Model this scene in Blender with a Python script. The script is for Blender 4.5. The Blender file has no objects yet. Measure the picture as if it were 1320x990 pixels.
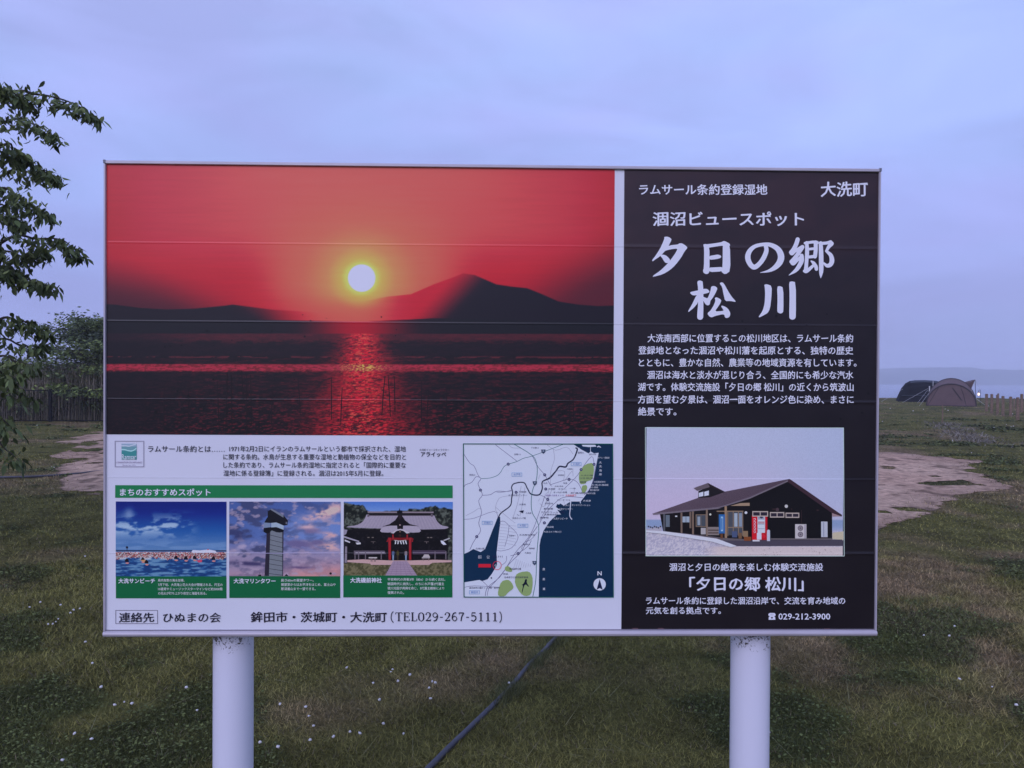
import bpy, bmesh, math, random
import numpy as np
from mathutils import Vector, Matrix
from mathutils.geometry import tessellate_polygon

random.seed(7)
rng = np.random.default_rng(7)
S = bpy.context.scene
COL = S.collection

# ------------------------------------------------------------------ camera
BZ = 0.81                      # bottom edge of the board above the ground
BW, BH = 2.2, 1.3408           # board size
CPOS = np.array([0.00334, -2.20590, 0.7384 + BZ])
YAW, PITCH, ROLL, FPX = 0.0201414, -0.0086182, 0.005455, 998.83
def cam_axes():
    cy, sy = math.cos(YAW), math.sin(YAW); cp, sp = math.cos(PITCH), math.sin(PITCH)
    f = np.array([sy*cp, cy*cp, sp]); r = np.array([cy, -sy, 0.0]); u = np.cross(r, f)
    c, s = math.cos(ROLL), math.sin(ROLL)
    return c*r + s*u, -s*r + c*u, f
CR, CU, CF = cam_axes()
cam = bpy.data.cameras.new('camera'); co = bpy.data.objects.new('camera', cam); COL.objects.link(co)
cam.sensor_fit = 'HORIZONTAL'; cam.sensor_width = 36; cam.lens = 36*FPX/1320
cam.clip_start = 0.05; cam.clip_end = 6000
co.matrix_world = Matrix(((CR[0], CU[0], -CF[0], CPOS[0]), (CR[1], CU[1], -CF[1], CPOS[1]),
                          (CR[2], CU[2], -CF[2], CPOS[2]), (0, 0, 0, 1)))
S.camera = co

def ray(px, py):
    return CF + CR*(px-660)/FPX - CU*(py-495)/FPX
def at(px, py, Y):             # surveyed point of the photograph on the plane y = Y
    d = ray(px, py); return CPOS + d*((Y-CPOS[1])/d[1])
def gnd(px, py, z=0.0):        # ... on the ground
    d = ray(px, py); return CPOS + d*((z-CPOS[2])/d[2])

# ------------------------------------------------------------------ world and light
SUN_EL, SUN_AZ = math.radians(32), math.radians(200)     # behind the camera, a little to the left
w = bpy.data.worlds.new('World'); S.world = w; w.use_nodes = True
nt = w.node_tree; nt.nodes.clear()
def N(t, **k):
    n = nt.nodes.new(t)
    for a, b in k.items(): setattr(n, a, b)
    return n
L = nt.links.new
out = N('ShaderNodeOutputWorld'); bg = N('ShaderNodeBackground'); sky = N('ShaderNodeTexSky', sky_type='NISHITA')
sky.sun_disc = False; sky.sun_elevation = SUN_EL; sky.sun_rotation = math.radians(180)-(math.radians(180)-SUN_AZ)
tc = N('ShaderNodeTexCoord'); sep = N('ShaderNodeSeparateXYZ'); L(tc.outputs['Generated'], sep.inputs[0])
ramp = N('ShaderNodeValToRGB'); L(sep.outputs['Z'], ramp.inputs[0])
def lin(c):
    return tuple((x/255/12.92 if x/255 <= .04045 else ((x/255+.055)/1.055)**2.4) for x in c)
cr = ramp.color_ramp
cr.elements[0].position = 0.0; cr.elements[0].color = (*lin((144, 152, 215)), 1)
cr.elements[1].position = 0.42; cr.elements[1].color = (*lin((175, 190, 250)), 1)
for p, c in ((.05, (145, 153, 216)), (.11, (151, 160, 223)), (.19, (162, 174, 238)), (.29, (170, 184, 247)), (.9, (170, 187, 246))):
    e = cr.elements.new(p); e.color = (*lin(c), 1)
mp = N('ShaderNodeMapping'); mp.inputs['Scale'].default_value = (1.3, 1.3, 4.5); mp.inputs['Location'].default_value = (.3, .1, .2)
L(tc.outputs['Generated'], mp.inputs[0])
nz = N('ShaderNodeTexNoise'); nz.inputs['Scale'].default_value = 2.1; nz.inputs['Detail'].default_value = 5; nz.inputs['Roughness'].default_value = .5
nz.inputs['Distortion'].default_value = .6
L(mp.outputs[0], nz.inputs['Vector'])
cl = N('ShaderNodeMapRange'); cl.inputs[1].default_value = .32; cl.inputs[2].default_value = .7; cl.inputs[3].default_value = .88; cl.inputs[4].default_value = 1.15
L(nz.outputs['Fac'], cl.inputs[0])
tw = N('ShaderNodeMapRange', interpolation_type='SMOOTHSTEP'); tw.inputs[1].default_value = .35; tw.inputs[2].default_value = -1.0; tw.inputs[3].default_value = 1.0; tw.inputs[4].default_value = 1.15
L(sep.outputs['Y'], tw.inputs[0])
cl2 = N('ShaderNodeMath', operation='MULTIPLY'); L(cl.outputs[0], cl2.inputs[0]); L(tw.outputs[0], cl2.inputs[1])
mul = N('ShaderNodeVectorMath', operation='SCALE'); L(ramp.outputs['Color'], mul.inputs[0]); L(cl2.outputs[0], mul.inputs['Scale'])
sk = N('ShaderNodeVectorMath', operation='SCALE'); L(sky.outputs[0], sk.inputs[0]); sk.inputs['Scale'].default_value = 0.06
# pink tint in the thicker cloud
tint = N('ShaderNodeMix', data_type='RGBA', blend_type='MULTIPLY'); tint.inputs[0].default_value = .8
nz2 = N('ShaderNodeTexNoise'); nz2.inputs['Scale'].default_value = 2.3; nz2.inputs['Detail'].default_value = 3; L(mp.outputs[0], nz2.inputs['Vector'])
cr2 = N('ShaderNodeValToRGB'); L(nz2.outputs['Fac'], cr2.inputs[0])
cr2.color_ramp.elements[0].position = .38; cr2.color_ramp.elements[0].color = (1.0, .95, 1.0, 1)
cr2.color_ramp.elements[1].position = .62; cr2.color_ramp.elements[1].color = (.93, 1.0, 1.0, 1)
L(mul.outputs[0], tint.inputs[6]); L(cr2.outputs[0], tint.inputs[7])
tot = N('ShaderNodeVectorMath', operation='SCALE'); L(tint.outputs[2], tot.inputs[0]); tot.inputs['Scale'].default_value = 10.1/1.74
add = N('ShaderNodeVectorMath', operation='ADD'); L(tot.outputs[0], add.inputs[0]); L(sk.outputs[0], add.inputs[1])
L(add.outputs[0], bg.inputs['Color']); bg.inputs['Strength'].default_value = 0.1
L(bg.outputs[0], out.inputs[0])

sun = bpy.data.lights.new('sun', 'SUN'); so = bpy.data.objects.new('sun', sun); COL.objects.link(so)
sun.energy = 0.88; sun.angle = math.radians(40); sun.color = (0.78, 0.72, 1.0)
sd = Vector((math.sin(SUN_AZ)*math.cos(SUN_EL), math.cos(SUN_AZ)*math.cos(SUN_EL), math.sin(SUN_EL)))
so.rotation_euler = sd.to_track_quat('Z', 'Y').to_euler()
S.view_settings.view_transform = 'Standard'; S.view_settings.look = 'None'
S.view_settings.exposure = 0.8; S.view_settings.gamma = 1
S.cycles.max_bounces = 6; S.cycles.volume_bounces = 3; S.cycles.transparent_max_bounces = 8
S.cycles.use_denoising = True

# ------------------------------------------------------------------ helpers
def link(name, me, mat=None, parent=None, loc=(0, 0, 0), rz=0):
    o = bpy.data.objects.new(name, me); COL.objects.link(o)
    if mat and me is not None:
        me.materials.clear()
        for m in (mat if isinstance(mat, (list, tuple)) else [mat]): me.materials.append(m)
    if parent: o.parent = parent
    o.location = loc; o.rotation_euler = (0, 0, rz)
    return o
def tag(o, label=None, cat=None, group=None, kind=None):
    if label: o['label'] = label
    if cat: o['category'] = cat
    if group: o['group'] = group
    if kind: o['kind'] = kind
    return o
def thing(name, loc, label, cat, group=None, rz=0):
    return tag(link(name, None, loc=tuple(loc), rz=rz), label, cat, group)

class MB:
    fixn = True
    """collects verts / faces / colours, links them as one mesh"""
    def __init__(s): s.v = []; s.f = []; s.c = []; s.n = 0
    def add(s, verts, faces, col=None):
        b = s.n; s.v.extend([tuple(map(float, q)) for q in verts]); s.n += len(verts)
        s.f.extend([tuple(i+b for i in f) for f in faces])
        if col is not None: s.c.extend([tuple(col)]*len(verts)) if len(np.shape(col)) == 1 else s.c.extend([tuple(q) for q in col])
    def box(s, x0, x1, y0, y1, z0, z1, col=None):
        s.add([(x0,y0,z0),(x1,y0,z0),(x1,y1,z0),(x0,y1,z0),(x0,y0,z1),(x1,y0,z1),(x1,y1,z1),(x0,y1,z1)],
              [(0,3,2,1),(4,5,6,7),(0,1,5,4),(1,2,6,5),(2,3,7,6),(3,0,4,7)], col)
    def tube(s, pts, rad, n=8, cap=True, col=None):
        pts = [np.array(p, float) for p in pts]; R = rad if isinstance(rad, (list, tuple)) else [rad]*len(pts)
        vs = []; fs = []; up = np.array([0.013, 0.021, 1.0])
        for i, p in enumerate(pts):
            t = pts[min(i+1, len(pts)-1)] - pts[max(i-1, 0)]; t = t/(np.linalg.norm(t)+1e-9)
            a = np.cross(t, up)
            if np.linalg.norm(a) < .15: a = np.cross(t, np.array([1.0, 0.0, 0.0]))
            a /= np.linalg.norm(a); b = np.cross(t, a)
            for k in range(n):
                q = 2*math.pi*k/n; vs.append(p + R[i]*(math.cos(q)*a + math.sin(q)*b))
        for i in range(len(pts)-1):
            for k in range(n):
                fs.append((i*n+k, i*n+(k+1) % n, (i+1)*n+(k+1) % n, (i+1)*n+k))
        if cap: fs.append(tuple(range(n))); fs.append(tuple(reversed(range((len(pts)-1)*n, len(pts)*n))))
        s.add(vs, fs, col)
    def build(s, name, mat, parent=None, smooth=False, **k):
        me = bpy.data.meshes.new(name); me.from_pydata(s.v, [], s.f); me.update()
        if s.c:
            a = me.color_attributes.new('Col', 'FLOAT_COLOR', 'POINT')
            c = np.ones((len(s.v), 4), np.float32); c[:, :3] = np.array(s.c)[:, :3]; a.data.foreach_set('color', c.ravel())
        if smooth: me.polygons.foreach_set('use_smooth', [True]*len(me.polygons))
        bm = bmesh.new(); bm.from_mesh(me)
        if s.fixn: bmesh.ops.recalc_face_normals(bm, faces=bm.faces); bm.to_mesh(me)
        bm.free()
        return link(name, me, mat, parent, **k)
    fixn = True

def npmesh(name, V, F, C=None, smooth=False):
    """fast mesh from numpy: V (n,3), F (m,k)"""
    me = bpy.data.meshes.new(name); V = np.asarray(V, np.float32); F = np.asarray(F, np.int32)
    me.vertices.add(len(V)); me.vertices.foreach_set('co', V.ravel())
    k = F.shape[1]; me.loops.add(F.size); me.loops.foreach_set('vertex_index', F.ravel())
    me.polygons.add(len(F)); me.polygons.foreach_set('loop_start', np.arange(0, F.size, k, dtype=np.int32))
    try: me.polygons.foreach_set('loop_total', np.full(len(F), k, dtype=np.int32))
    except Exception: pass
    if smooth: me.polygons.foreach_set('use_smooth', np.ones(len(F), bool))
    if C is not None:
        a = me.color_attributes.new('Col', 'FLOAT_COLOR', 'POINT')
        c = np.ones((len(V), 4), np.float32); c[:, :3] = C; a.data.foreach_set('color', c.ravel())
    me.update(calc_edges=True); me.validate()
    return me

def vnoise(x, y, seed=0):
    x = np.asarray(x, float); y = np.asarray(y, float)
    xi = np.floor(x).astype(np.int64); yi = np.floor(y).astype(np.int64); fx = x-xi; fy = y-yi
    fx = fx*fx*(3-2*fx); fy = fy*fy*(3-2*fy)
    def h(a, b):
        n = (a*374761393 + b*668265263 + seed*974711) & 0x7fffffff
        n = ((n ^ (n >> 13))*1274126177) & 0x7fffffff
        return ((n ^ (n >> 16)) & 0xffff)/65535.0
    return (h(xi,yi)*(1-fx)+h(xi+1,yi)*fx)*(1-fy)+(h(xi,yi+1)*(1-fx)+h(xi+1,yi+1)*fx)*fy
def fbm(x, y, o=4, seed=0):
    s = 0; a = .5; t = 0
    for i in range(o): s = s + a*vnoise(x*2**i+i*17.3, y*2**i+i*9.1, seed+i); t += a; a *= .5
    return s/t
def sstep(a, b, x):
    t = np.clip((x-a)/(b-a), 0, 1); return t*t*(3-2*t)

# ------------------------------------------------------------------ materials
def mat(name, base, rough=.7, spec=.5, metal=0, vcol=None, noise=None, bump=None, coat=None):
    m = bpy.data.materials.new(name); m.use_nodes = True; n = m.node_tree; b = n.nodes['Principled BSDF']
    b.inputs['Roughness'].default_value = rough; b.inputs['Specular IOR Level'].default_value = spec
    b.inputs['Metallic'].default_value = metal; b.inputs['Base Color'].default_value = (*base, 1)
    src = None
    if vcol:
        a = n.nodes.new('ShaderNodeVertexColor'); a.layer_name = 'Col'; src = a.outputs[0]
    tcn = n.nodes.new('ShaderNodeTexCoord')
    if noise:
        sc, amt = noise
        z = n.nodes.new('ShaderNodeTexNoise'); z.inputs['Scale'].default_value = sc; z.inputs['Detail'].default_value = 5
        n.links.new(tcn.outputs['Object'], z.inputs['Vector'])
        r = n.nodes.new('ShaderNodeMapRange'); r.inputs[1].default_value = .3; r.inputs[2].default_value = .7
        r.inputs[3].default_value = 1-amt; r.inputs[4].default_value = 1+amt
        n.links.new(z.outputs['Fac'], r.inputs[0])
        v = n.nodes.new('ShaderNodeVectorMath'); v.operation = 'SCALE'
        if src: n.links.new(src, v.inputs[0])
        else: v.inputs[0].default_value = base
        n.links.new(r.outputs[0], v.inputs['Scale']); src = v.outputs[0]
    if src: n.links.new(src, b.inputs['Base Color'])
    if bump:
        sc, st, di = bump
        z = n.nodes.new('ShaderNodeTexNoise'); z.inputs['Scale'].default_value = sc; z.inputs['Detail'].default_value = 4
        n.links.new(tcn.outputs['Object'], z.inputs['Vector'])
        bp = n.nodes.new('ShaderNodeBump'); bp.inputs['Strength'].default_value = st; bp.inputs['Distance'].default_value = di
        n.links.new(z.outputs['Fac'], bp.inputs['Height']); n.links.new(bp.outputs[0], b.inputs['Normal'])
    return m
WREF = np.array(lin((171, 170, 217)))
VEIL = np.array([.015, .023, .031])      # sheen of the film, which the lights add again
def ink(c):                    # printed colour (as read off the photograph's print) -> pigment colour
    l = np.array(lin(c)); q = np.maximum(l-VEIL, .42*l)/WREF*.78
    return np.clip(q, .004, .85)
def inkarr(rgb):
    c = rgb/255.0; l = np.where(c <= .04045, c/12.92, ((c+.055)/1.055)**2.4)
    return np.clip(np.maximum(l-VEIL, .42*l)/WREF*.78, .004, .85)
M = {}
M['print'] = mat('printed_film', (.5,)*3, .36, .34, vcol=True)
M['photo'] = mat('printed_photo', (.5,)*3, .36, .34, vcol=True, noise=(330, .055))
M['white'] = mat('white_aluminium', (.78, .78, .78), .4, .5, noise=(3, .03))
M['frame'] = mat('anodised_aluminium', (.50, .46, .48), .38, .4, metal=.1, noise=(8, .08))
M['cap'] = mat('grey_plastic', (.16, .17, .2), .5)
M['gap_shadow'] = mat('gap_shadow_grey', (.24, .22, .25), .7)  # painted shade for the gap over the bottom rail
M['rope'] = mat('pale_rope', (.5, .5, .48), .8)
M['wood'] = mat('weathered_wood', (.19, .13, .09), .85, .2, noise=(14, .35), bump=(30, .5, .01))
M['iron'] = mat('black_iron', (.010, .010, .011), .85, .1)
M['hose'] = mat('grey_plastic_pipe', (.05, .05, .062), .5, .4, noise=(9, .3))
M['bark'] = mat('bark', (.045, .036, .03), .9, .2, noise=(12, .4), bump=(18, .7, .02))
M['leafv'] = mat('leaf_green', (.05, .07, .02), .65, .18, vcol=True)
M['grass'] = mat('grass_blade', (.05, .06, .02), .8, .1, vcol=True)
M['reed'] = mat('reed_straw', (.15, .13, .08), .85, .1, vcol=True)
M['petal'] = mat('clover_white', (.62, .60, .56), .8)
M['tan'] = mat('tan_tent_fabric', (.125, .085, .082), .8, .2, noise=(2.2, .10))
M['tan2'] = mat('dark_tan_tent_trim', (.055, .045, .05), .8, .2)
M['navy'] = mat('navy_tent_fabric', (.008, .009, .014), .9, .05, noise=(2, .15))
M['slate'] = mat('slate_tent_fabric', (.05, .058, .072), .85, .1)

# ------------------------------------------------------------------ ground
DIRT = [gnd(*p)[:2] for p in ((135,553),(108,557),(97,566),(84,580),(66,592),(52,603),(58,622),(70,634),(100,641),(150,648),
        (400,668),(700,690),(1000,698),(1135,690),(1160,678),(1200,664),(1250,650),(1284,634),(1290,624),(1268,608),(1245,592),(1205,585),(1150,580),(900,576),(500,562),(250,552))]
DIRT = np.array(DIRT)
def inside(poly, x, y):
    r = np.zeros(np.shape(x), bool); j = len(poly)-1
    for i in range(len(poly)):
        xi, yi = poly[i]; xj, yj = poly[j]
        c = ((yi > y) != (yj > y)) & (x < (xj-xi)*(y-yi)/(yj-yi+1e-12)+xi); r ^= c; j = i
    return r
def dist_poly(poly, x, y):
    d = np.full(np.shape(x), 1e9)
    for i in range(len(poly)):
        a = poly[i-1]; b = poly[i]; ab = b-a; t = np.clip(((x-a[0])*ab[0]+(y-a[1])*ab[1])/(ab@ab), 0, 1)
        d = np.minimum(d, np.hypot(x-a[0]-t*ab[0], y-a[1]-t*ab[1]))
    return d
def dirtmask(x, y):            # >0 inside the bare patch, ragged edge
    x = np.asarray(x, float); y = np.asarray(y, float)
    s = np.where(inside(DIRT, x, y), 1, -1)*dist_poly(DIRT, x, y)
    sc = np.clip(np.hypot(x, y)/12, .4, 1.6)
    return s + (fbm(x*.9, y*.9, 5, 3)-.5)*.95*sc-.12
def gz(x, y):
    x = np.asarray(x, float); y = np.asarray(y, float)
    far = sstep(61.5, 74, y+(fbm(x*.08, y*0, 3, 5)-.5)*6)
    return (fbm(x*.35, y*.35, 4, 1)-.5)*.10*sstep(3, 9, np.hypot(x, y+2)) + (fbm(x*1.7, y*1.7, 3, 2)-.5)*.03 - 9.0*far
def clover(x, y):              # 0..1 where dark clover grows
    n = fbm(x*.75+40, y*.75+11, 4, 21)*.6+fbm(x*2.3, y*2.3, 3, 25)*.4
    return sstep(.565, .625, n)
def dry(x, y):
    return sstep(.49, .72, fbm(x*.45+9, y*.45+4, 4, 31)*.65+fbm(x*2.2, y*2.2, 3, 33)*.35+.10*sstep(.5, 4, x)*sstep(16, 9, y))
def turf_colour(x, y):
    g = np.array([.176, .166, .050]); b = np.array([.285, .208, .110]); k = np.array([.074, .088, .028])
    d = dry(x, y)[:, None]; c = clover(x, y)[:, None]
    m = (.92+.36*sstep(.34, .66, fbm(x*4.3+2, y*4.3+7, 4, 35)))[:, None]      # tufts and thin spots
    return ((g*(1-d)+b*d)*(1-c*.85)+k*c*.85)*m

def axis(lo, hi, near, step, grow):
    a = [0.0]; s = step
    while a[-1] < hi:
        if a[-1] > near: s *= grow
        a.append(a[-1]+s)
    b = [0.0]; s = step
    while b[-1] > lo:
        if b[-1] < -near: s *= grow
        b.append(b[-1]-s)
    return np.array(sorted(set(a+b)))
ax = axis(-3000, 3000, 14, .16, 1.045); ay = axis(-1500, 3200, 24, .16, 1.04)
X, Y = np.meshgrid(ax, ay); xs = X.ravel(); ys = Y.ravel()
V = np.stack([xs, ys, gz(xs, ys)], 1)
nx, ny = len(ax), len(ay)
i = (np.arange(ny-1)[:, None]*nx+np.arange(nx-1)[None, :]).ravel()
F = np.stack([i, i+1, i+nx+1, i+nx], 1)
gm = mat('lawn_soil', (.05, .05, .03), .95, .05)
n_ = gm.node_tree; b_ = n_.nodes['Principled BSDF']; tcn = n_.nodes.new('ShaderNodeTexCoord')
def nnode(tree, vec, scale, detail=6, rough=.6, dist=0):
    z = tree.nodes.new('ShaderNodeTexNoise'); z.inputs['Scale'].default_value = scale; z.inputs['Detail'].default_value = detail
    z.inputs['Roughness'].default_value = rough; z.inputs['Distortion'].default_value = dist; tree.links.new(vec, z.inputs['Vector']); return z.outputs['Fac']
att = n_.nodes.new('ShaderNodeVertexColor'); att.layer_name = 'Col'
f1 = nnode(n_, tcn.outputs['Object'], 26, 8, .7); f2 = nnode(n_, tcn.outputs['Object'], 2.4, 8, .65)
mr = n_.nodes.new('ShaderNodeMapRange'); mr.inputs[1].default_value = .3; mr.inputs[2].default_value = .72; mr.inputs[3].default_value = .35; mr.inputs[4].default_value = 1.45
n_.links.new(f1, mr.inputs[0])
mr2 = n_.nodes.new('ShaderNodeMapRange'); mr2.inputs[1].default_value = .35; mr2.inputs[2].default_value = .65; mr2.inputs[3].default_value = .72; mr2.inputs[4].default_value = 1.25
n_.links.new(f2, mr2.inputs[0])
mm = n_.nodes.new('ShaderNodeMath'); mm.operation = 'MULTIPLY'; n_.links.new(mr.outputs[0], mm.inputs[0]); n_.links.new(mr2.outputs[0], mm.inputs[1])
vm = n_.nodes.new('ShaderNodeVectorMath'); vm.operation = 'SCALE'; n_.links.new(att.outputs[0], vm.inputs[0]); n_.links.new(mm.outputs[0], vm.inputs['Scale'])
n_.links.new(vm.outputs[0], b_.inputs['Base Color'])
bp = n_.nodes.new('ShaderNodeBump'); bp.inputs['Strength'].default_value = .9; bp.inputs['Distance'].default_value = .05
n_.links.new(f1, bp.inputs['Height']); n_.links.new(bp.outputs[0], b_.inputs['Normal'])
gc = turf_colour(xs, ys)*.62
g = link('ground', npmesh('ground', V, F, gc, True), gm); g['kind'] = 'structure'

# bare sandy patch: its own thin sheet, ragged edge, holes where weeds took hold
dx0, dx1 = DIRT[:, 0].min()-1.5, DIRT[:, 0].max()+1.5; dy0, dy1 = DIRT[:, 1].min()-1.5, DIRT[:, 1].max()+1.5
st = .055
ux = np.arange(dx0, dx1, st); uy = np.arange(dy0, dy1, st)
X, Y = np.meshgrid(ux, uy); xs = X.ravel(); ys = Y.ravel()
dm = dirtmask(xs, ys)
weed = fbm(xs*1.3+5, ys*1.3, 4, 41)
keep = (dm > 0) & ~((weed > .655) & (dm < 2.5)) & ~(weed > .73)
V = np.stack([xs, ys, gz(xs, ys)+.006+.012*np.clip(dm, 0, 1)*fbm(xs*3, ys*3, 3, 43)], 1)
nx = len(ux); i = (np.arange(len(uy)-1)[:, None]*nx+np.arange(nx-1)[None, :]).ravel()
q = np.stack([i, i+1, i+nx+1, i+nx], 1); q = q[keep[q].all(1)]
used = np.unique(q); remap = -np.ones(len(V), int); remap[used] = np.arange(len(used))
t = sstep(.35, .7, fbm(xs*.8, ys*.8, 5, 45))[:, None]; e = np.clip(dm/1.2, 0, 1)[:, None]
dc = (np.array([.62, .42, .29])*(1-t)+np.array([.49, .32, .22])*t)*(.66+.34*e)*(1-.5*sstep(.60, .70, fbm(xs*4.2, ys*3.0, 3, 47)))[:, None]*(.8+.4*fbm(xs*9, ys*7, 2, 48))[:, None]
sm = mat('sandy_soil', (.2,)*3, .95, .05, vcol=True, noise=(11, .30), bump=(30, 1.0, .04))
d = link('bare_soil_patch', npmesh('bare_soil_patch', V[used], remap[q], dc[used], True), sm); d['kind'] = 'structure'

# lake
wm = mat('lake_water', (.10, .13, .2), .22, .5, bump=(1.2, .25, .15))
mb = MB(); mb.add([(-2900, 58, -6), (2900, 58, -6), (2900, 1400, -6), (-2900, 1400, -6)], [(0, 1, 2, 3)])
o = mb.build('lake_water', wm); o['kind'] = 'structure'
# far wooded hills
hx = np.linspace(-2900, 2900, 1300); hy = np.array([1157, 1162, 1172, 1200, 1260, 1350, 1500, 1700])
X, Y = np.meshgrid(hx, hy); tx = X/1260*1000
prof = 10.5+5*(fbm(X*.002, Y*0, 3, 51)-.5)+9.0*sstep(525, 580, tx)*(1-.3*sstep(620, 640, tx))+17*sstep(-540, -600, tx)*(1-sstep(-640, -680, tx))+2.6*(fbm(X*.05, Y*.01, 4, 52)-.5)
H = -6.5+(prof+8)*sstep(1155, 1240, Y)*(1-.6*sstep(1500, 1701, Y))
nx = len(hx); i = (np.arange(len(hy)-1)[:, None]*nx+np.arange(nx-1)[None, :]).ravel()
hm = mat('far_woodland', (.05, .065, .04), .95, .05, noise=(.02, .4))
o = link('far_hills', npmesh('far_hills', np.stack([X.ravel(), Y.ravel(), H.ravel()], 1), np.stack([i, i+1, i+nx+1, i+nx], 1), None, True), hm); o['kind'] = 'structure'

# ------------------------------------------------------------------ the information board
TLc, TRc, BRc, BLc = (136, 208), (1136, 217.5), (1127, 819), (134, 821)
def homog(src, dst):
    A = []
    for (x, y), (u, v) in zip(src, dst):
        A.append([x, y, 1, 0, 0, 0, -u*x, -u*y, -u]); A.append([0, 0, 0, x, y, 1, -v*x, -v*y, -v])
    _, _, vt = np.linalg.svd(np.array(A, float)); return vt[-1].reshape(3, 3)
HM = homog([TLc, TRc, BRc, BLc], [(-BW/2, BZ+BH), (BW/2, BZ+BH), (BW/2, BZ), (-BW/2, BZ)])
HI = np.linalg.inv(HM)
def P(x, y):
    q = HM @ np.array([x, y, 1.0]); return q[0]/q[2], q[1]/q[2]
def Pv(x, y):
    q = HM @ np.stack([np.ravel(x), np.ravel(y), np.ones(np.size(x))]); return q[0]/q[2], q[1]/q[2]
def Pinv(X, Z):
    q = HI @ np.stack([np.ravel(X), np.ravel(Z), np.ones(np.size(X))]); return q[0]/q[2], q[1]/q[2]

board = thing('information_board', (0, 0, 0), 'large white framed sightseeing board, red sunset picture and black text panel, on two white posts', 'sign')
SE = [P(640, y)[1] for y in (316, 416.5, 516, 616.5, 713)]
edges = [BZ+BH-.004] + SE + [BZ+.004]
for k in range(6):             # six horizontal aluminium planks with V joints
    z1, z0 = edges[k], edges[k+1]; mb = MB(); prf = [(0.0, z0+.0001), (0.0, z1-.0036), (-.0007, z1-.0011), (.0001, z1-.0001), (.028, z1-.0001), (.028, z0+.0001)]
    vs = [(-BW/2+.003, a, b) for a, b in prf]+[(BW/2-.003, a, b) for a, b in prf]
    mb.add(vs, [tuple(range(6)), tuple(range(11, 5, -1))]+[(j, (j+1) % 6, 6+(j+1) % 6, 6+j) for j in range(6)])
    mb.build('plank', M['white'], board)
def groove(z):                 # depth of the joint at height z, for films stuck over it
    z = np.asarray(z, float); d = np.zeros_like(z)          # lower plank's lip stands slightly proud
    for s in SE: d = np.minimum(d, -np.interp(z, [s-.0035, s-.0010, s, s+.001], [0, .0007, 0, 0]))
    return d
def film(name, x0, x1, z0, z1, colfn, layer, step, mat_=None, gr=True):
    """one printed film: a grid in board coordinates, coloured by colfn(px, py), pressed into the joints"""
    gx = np.linspace(x0, x1, max(2, int((x1-x0)/step)+1)); zz = list(np.linspace(z0, z1, max(2, int((z1-z0)/step)+1)))
    if gr:
        for s in SE:
            if z0 < s < z1:
                zz = [q for q in zz if not (s-.0042 < q < s+.0006)]+[s-.0035, s-.0010, s]
    gzv = np.array(sorted(zz)); Xg, Zg = np.meshgrid(gx, gzv)
    yy = -layer+(groove(Zg) if gr else 0)
    px, py = Pinv(Xg, Zg); rgb = colfn(px, py)
    nx = len(gx); i = (np.arange(len(gzv)-1)[:, None]*nx+np.arange(nx-1)[None, :]).ravel()
    me = npmesh(name, np.stack([Xg.ravel(), (yy+0*Xg).ravel(), Zg.ravel()], 1), np.stack([i, i+1, i+nx+1, i+nx], 1), inkarr(rgb))
    return link(name, me, mat_ or M['print'], board)
def C3(c, like): return np.tile(np.array(c, float), (np.size(like), 1))
def mix(a, b, t):
    t = np.clip(np.ravel(t), 0, 1)[:, None]; return a*(1-t)+np.asarray(b, float)*t

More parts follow.
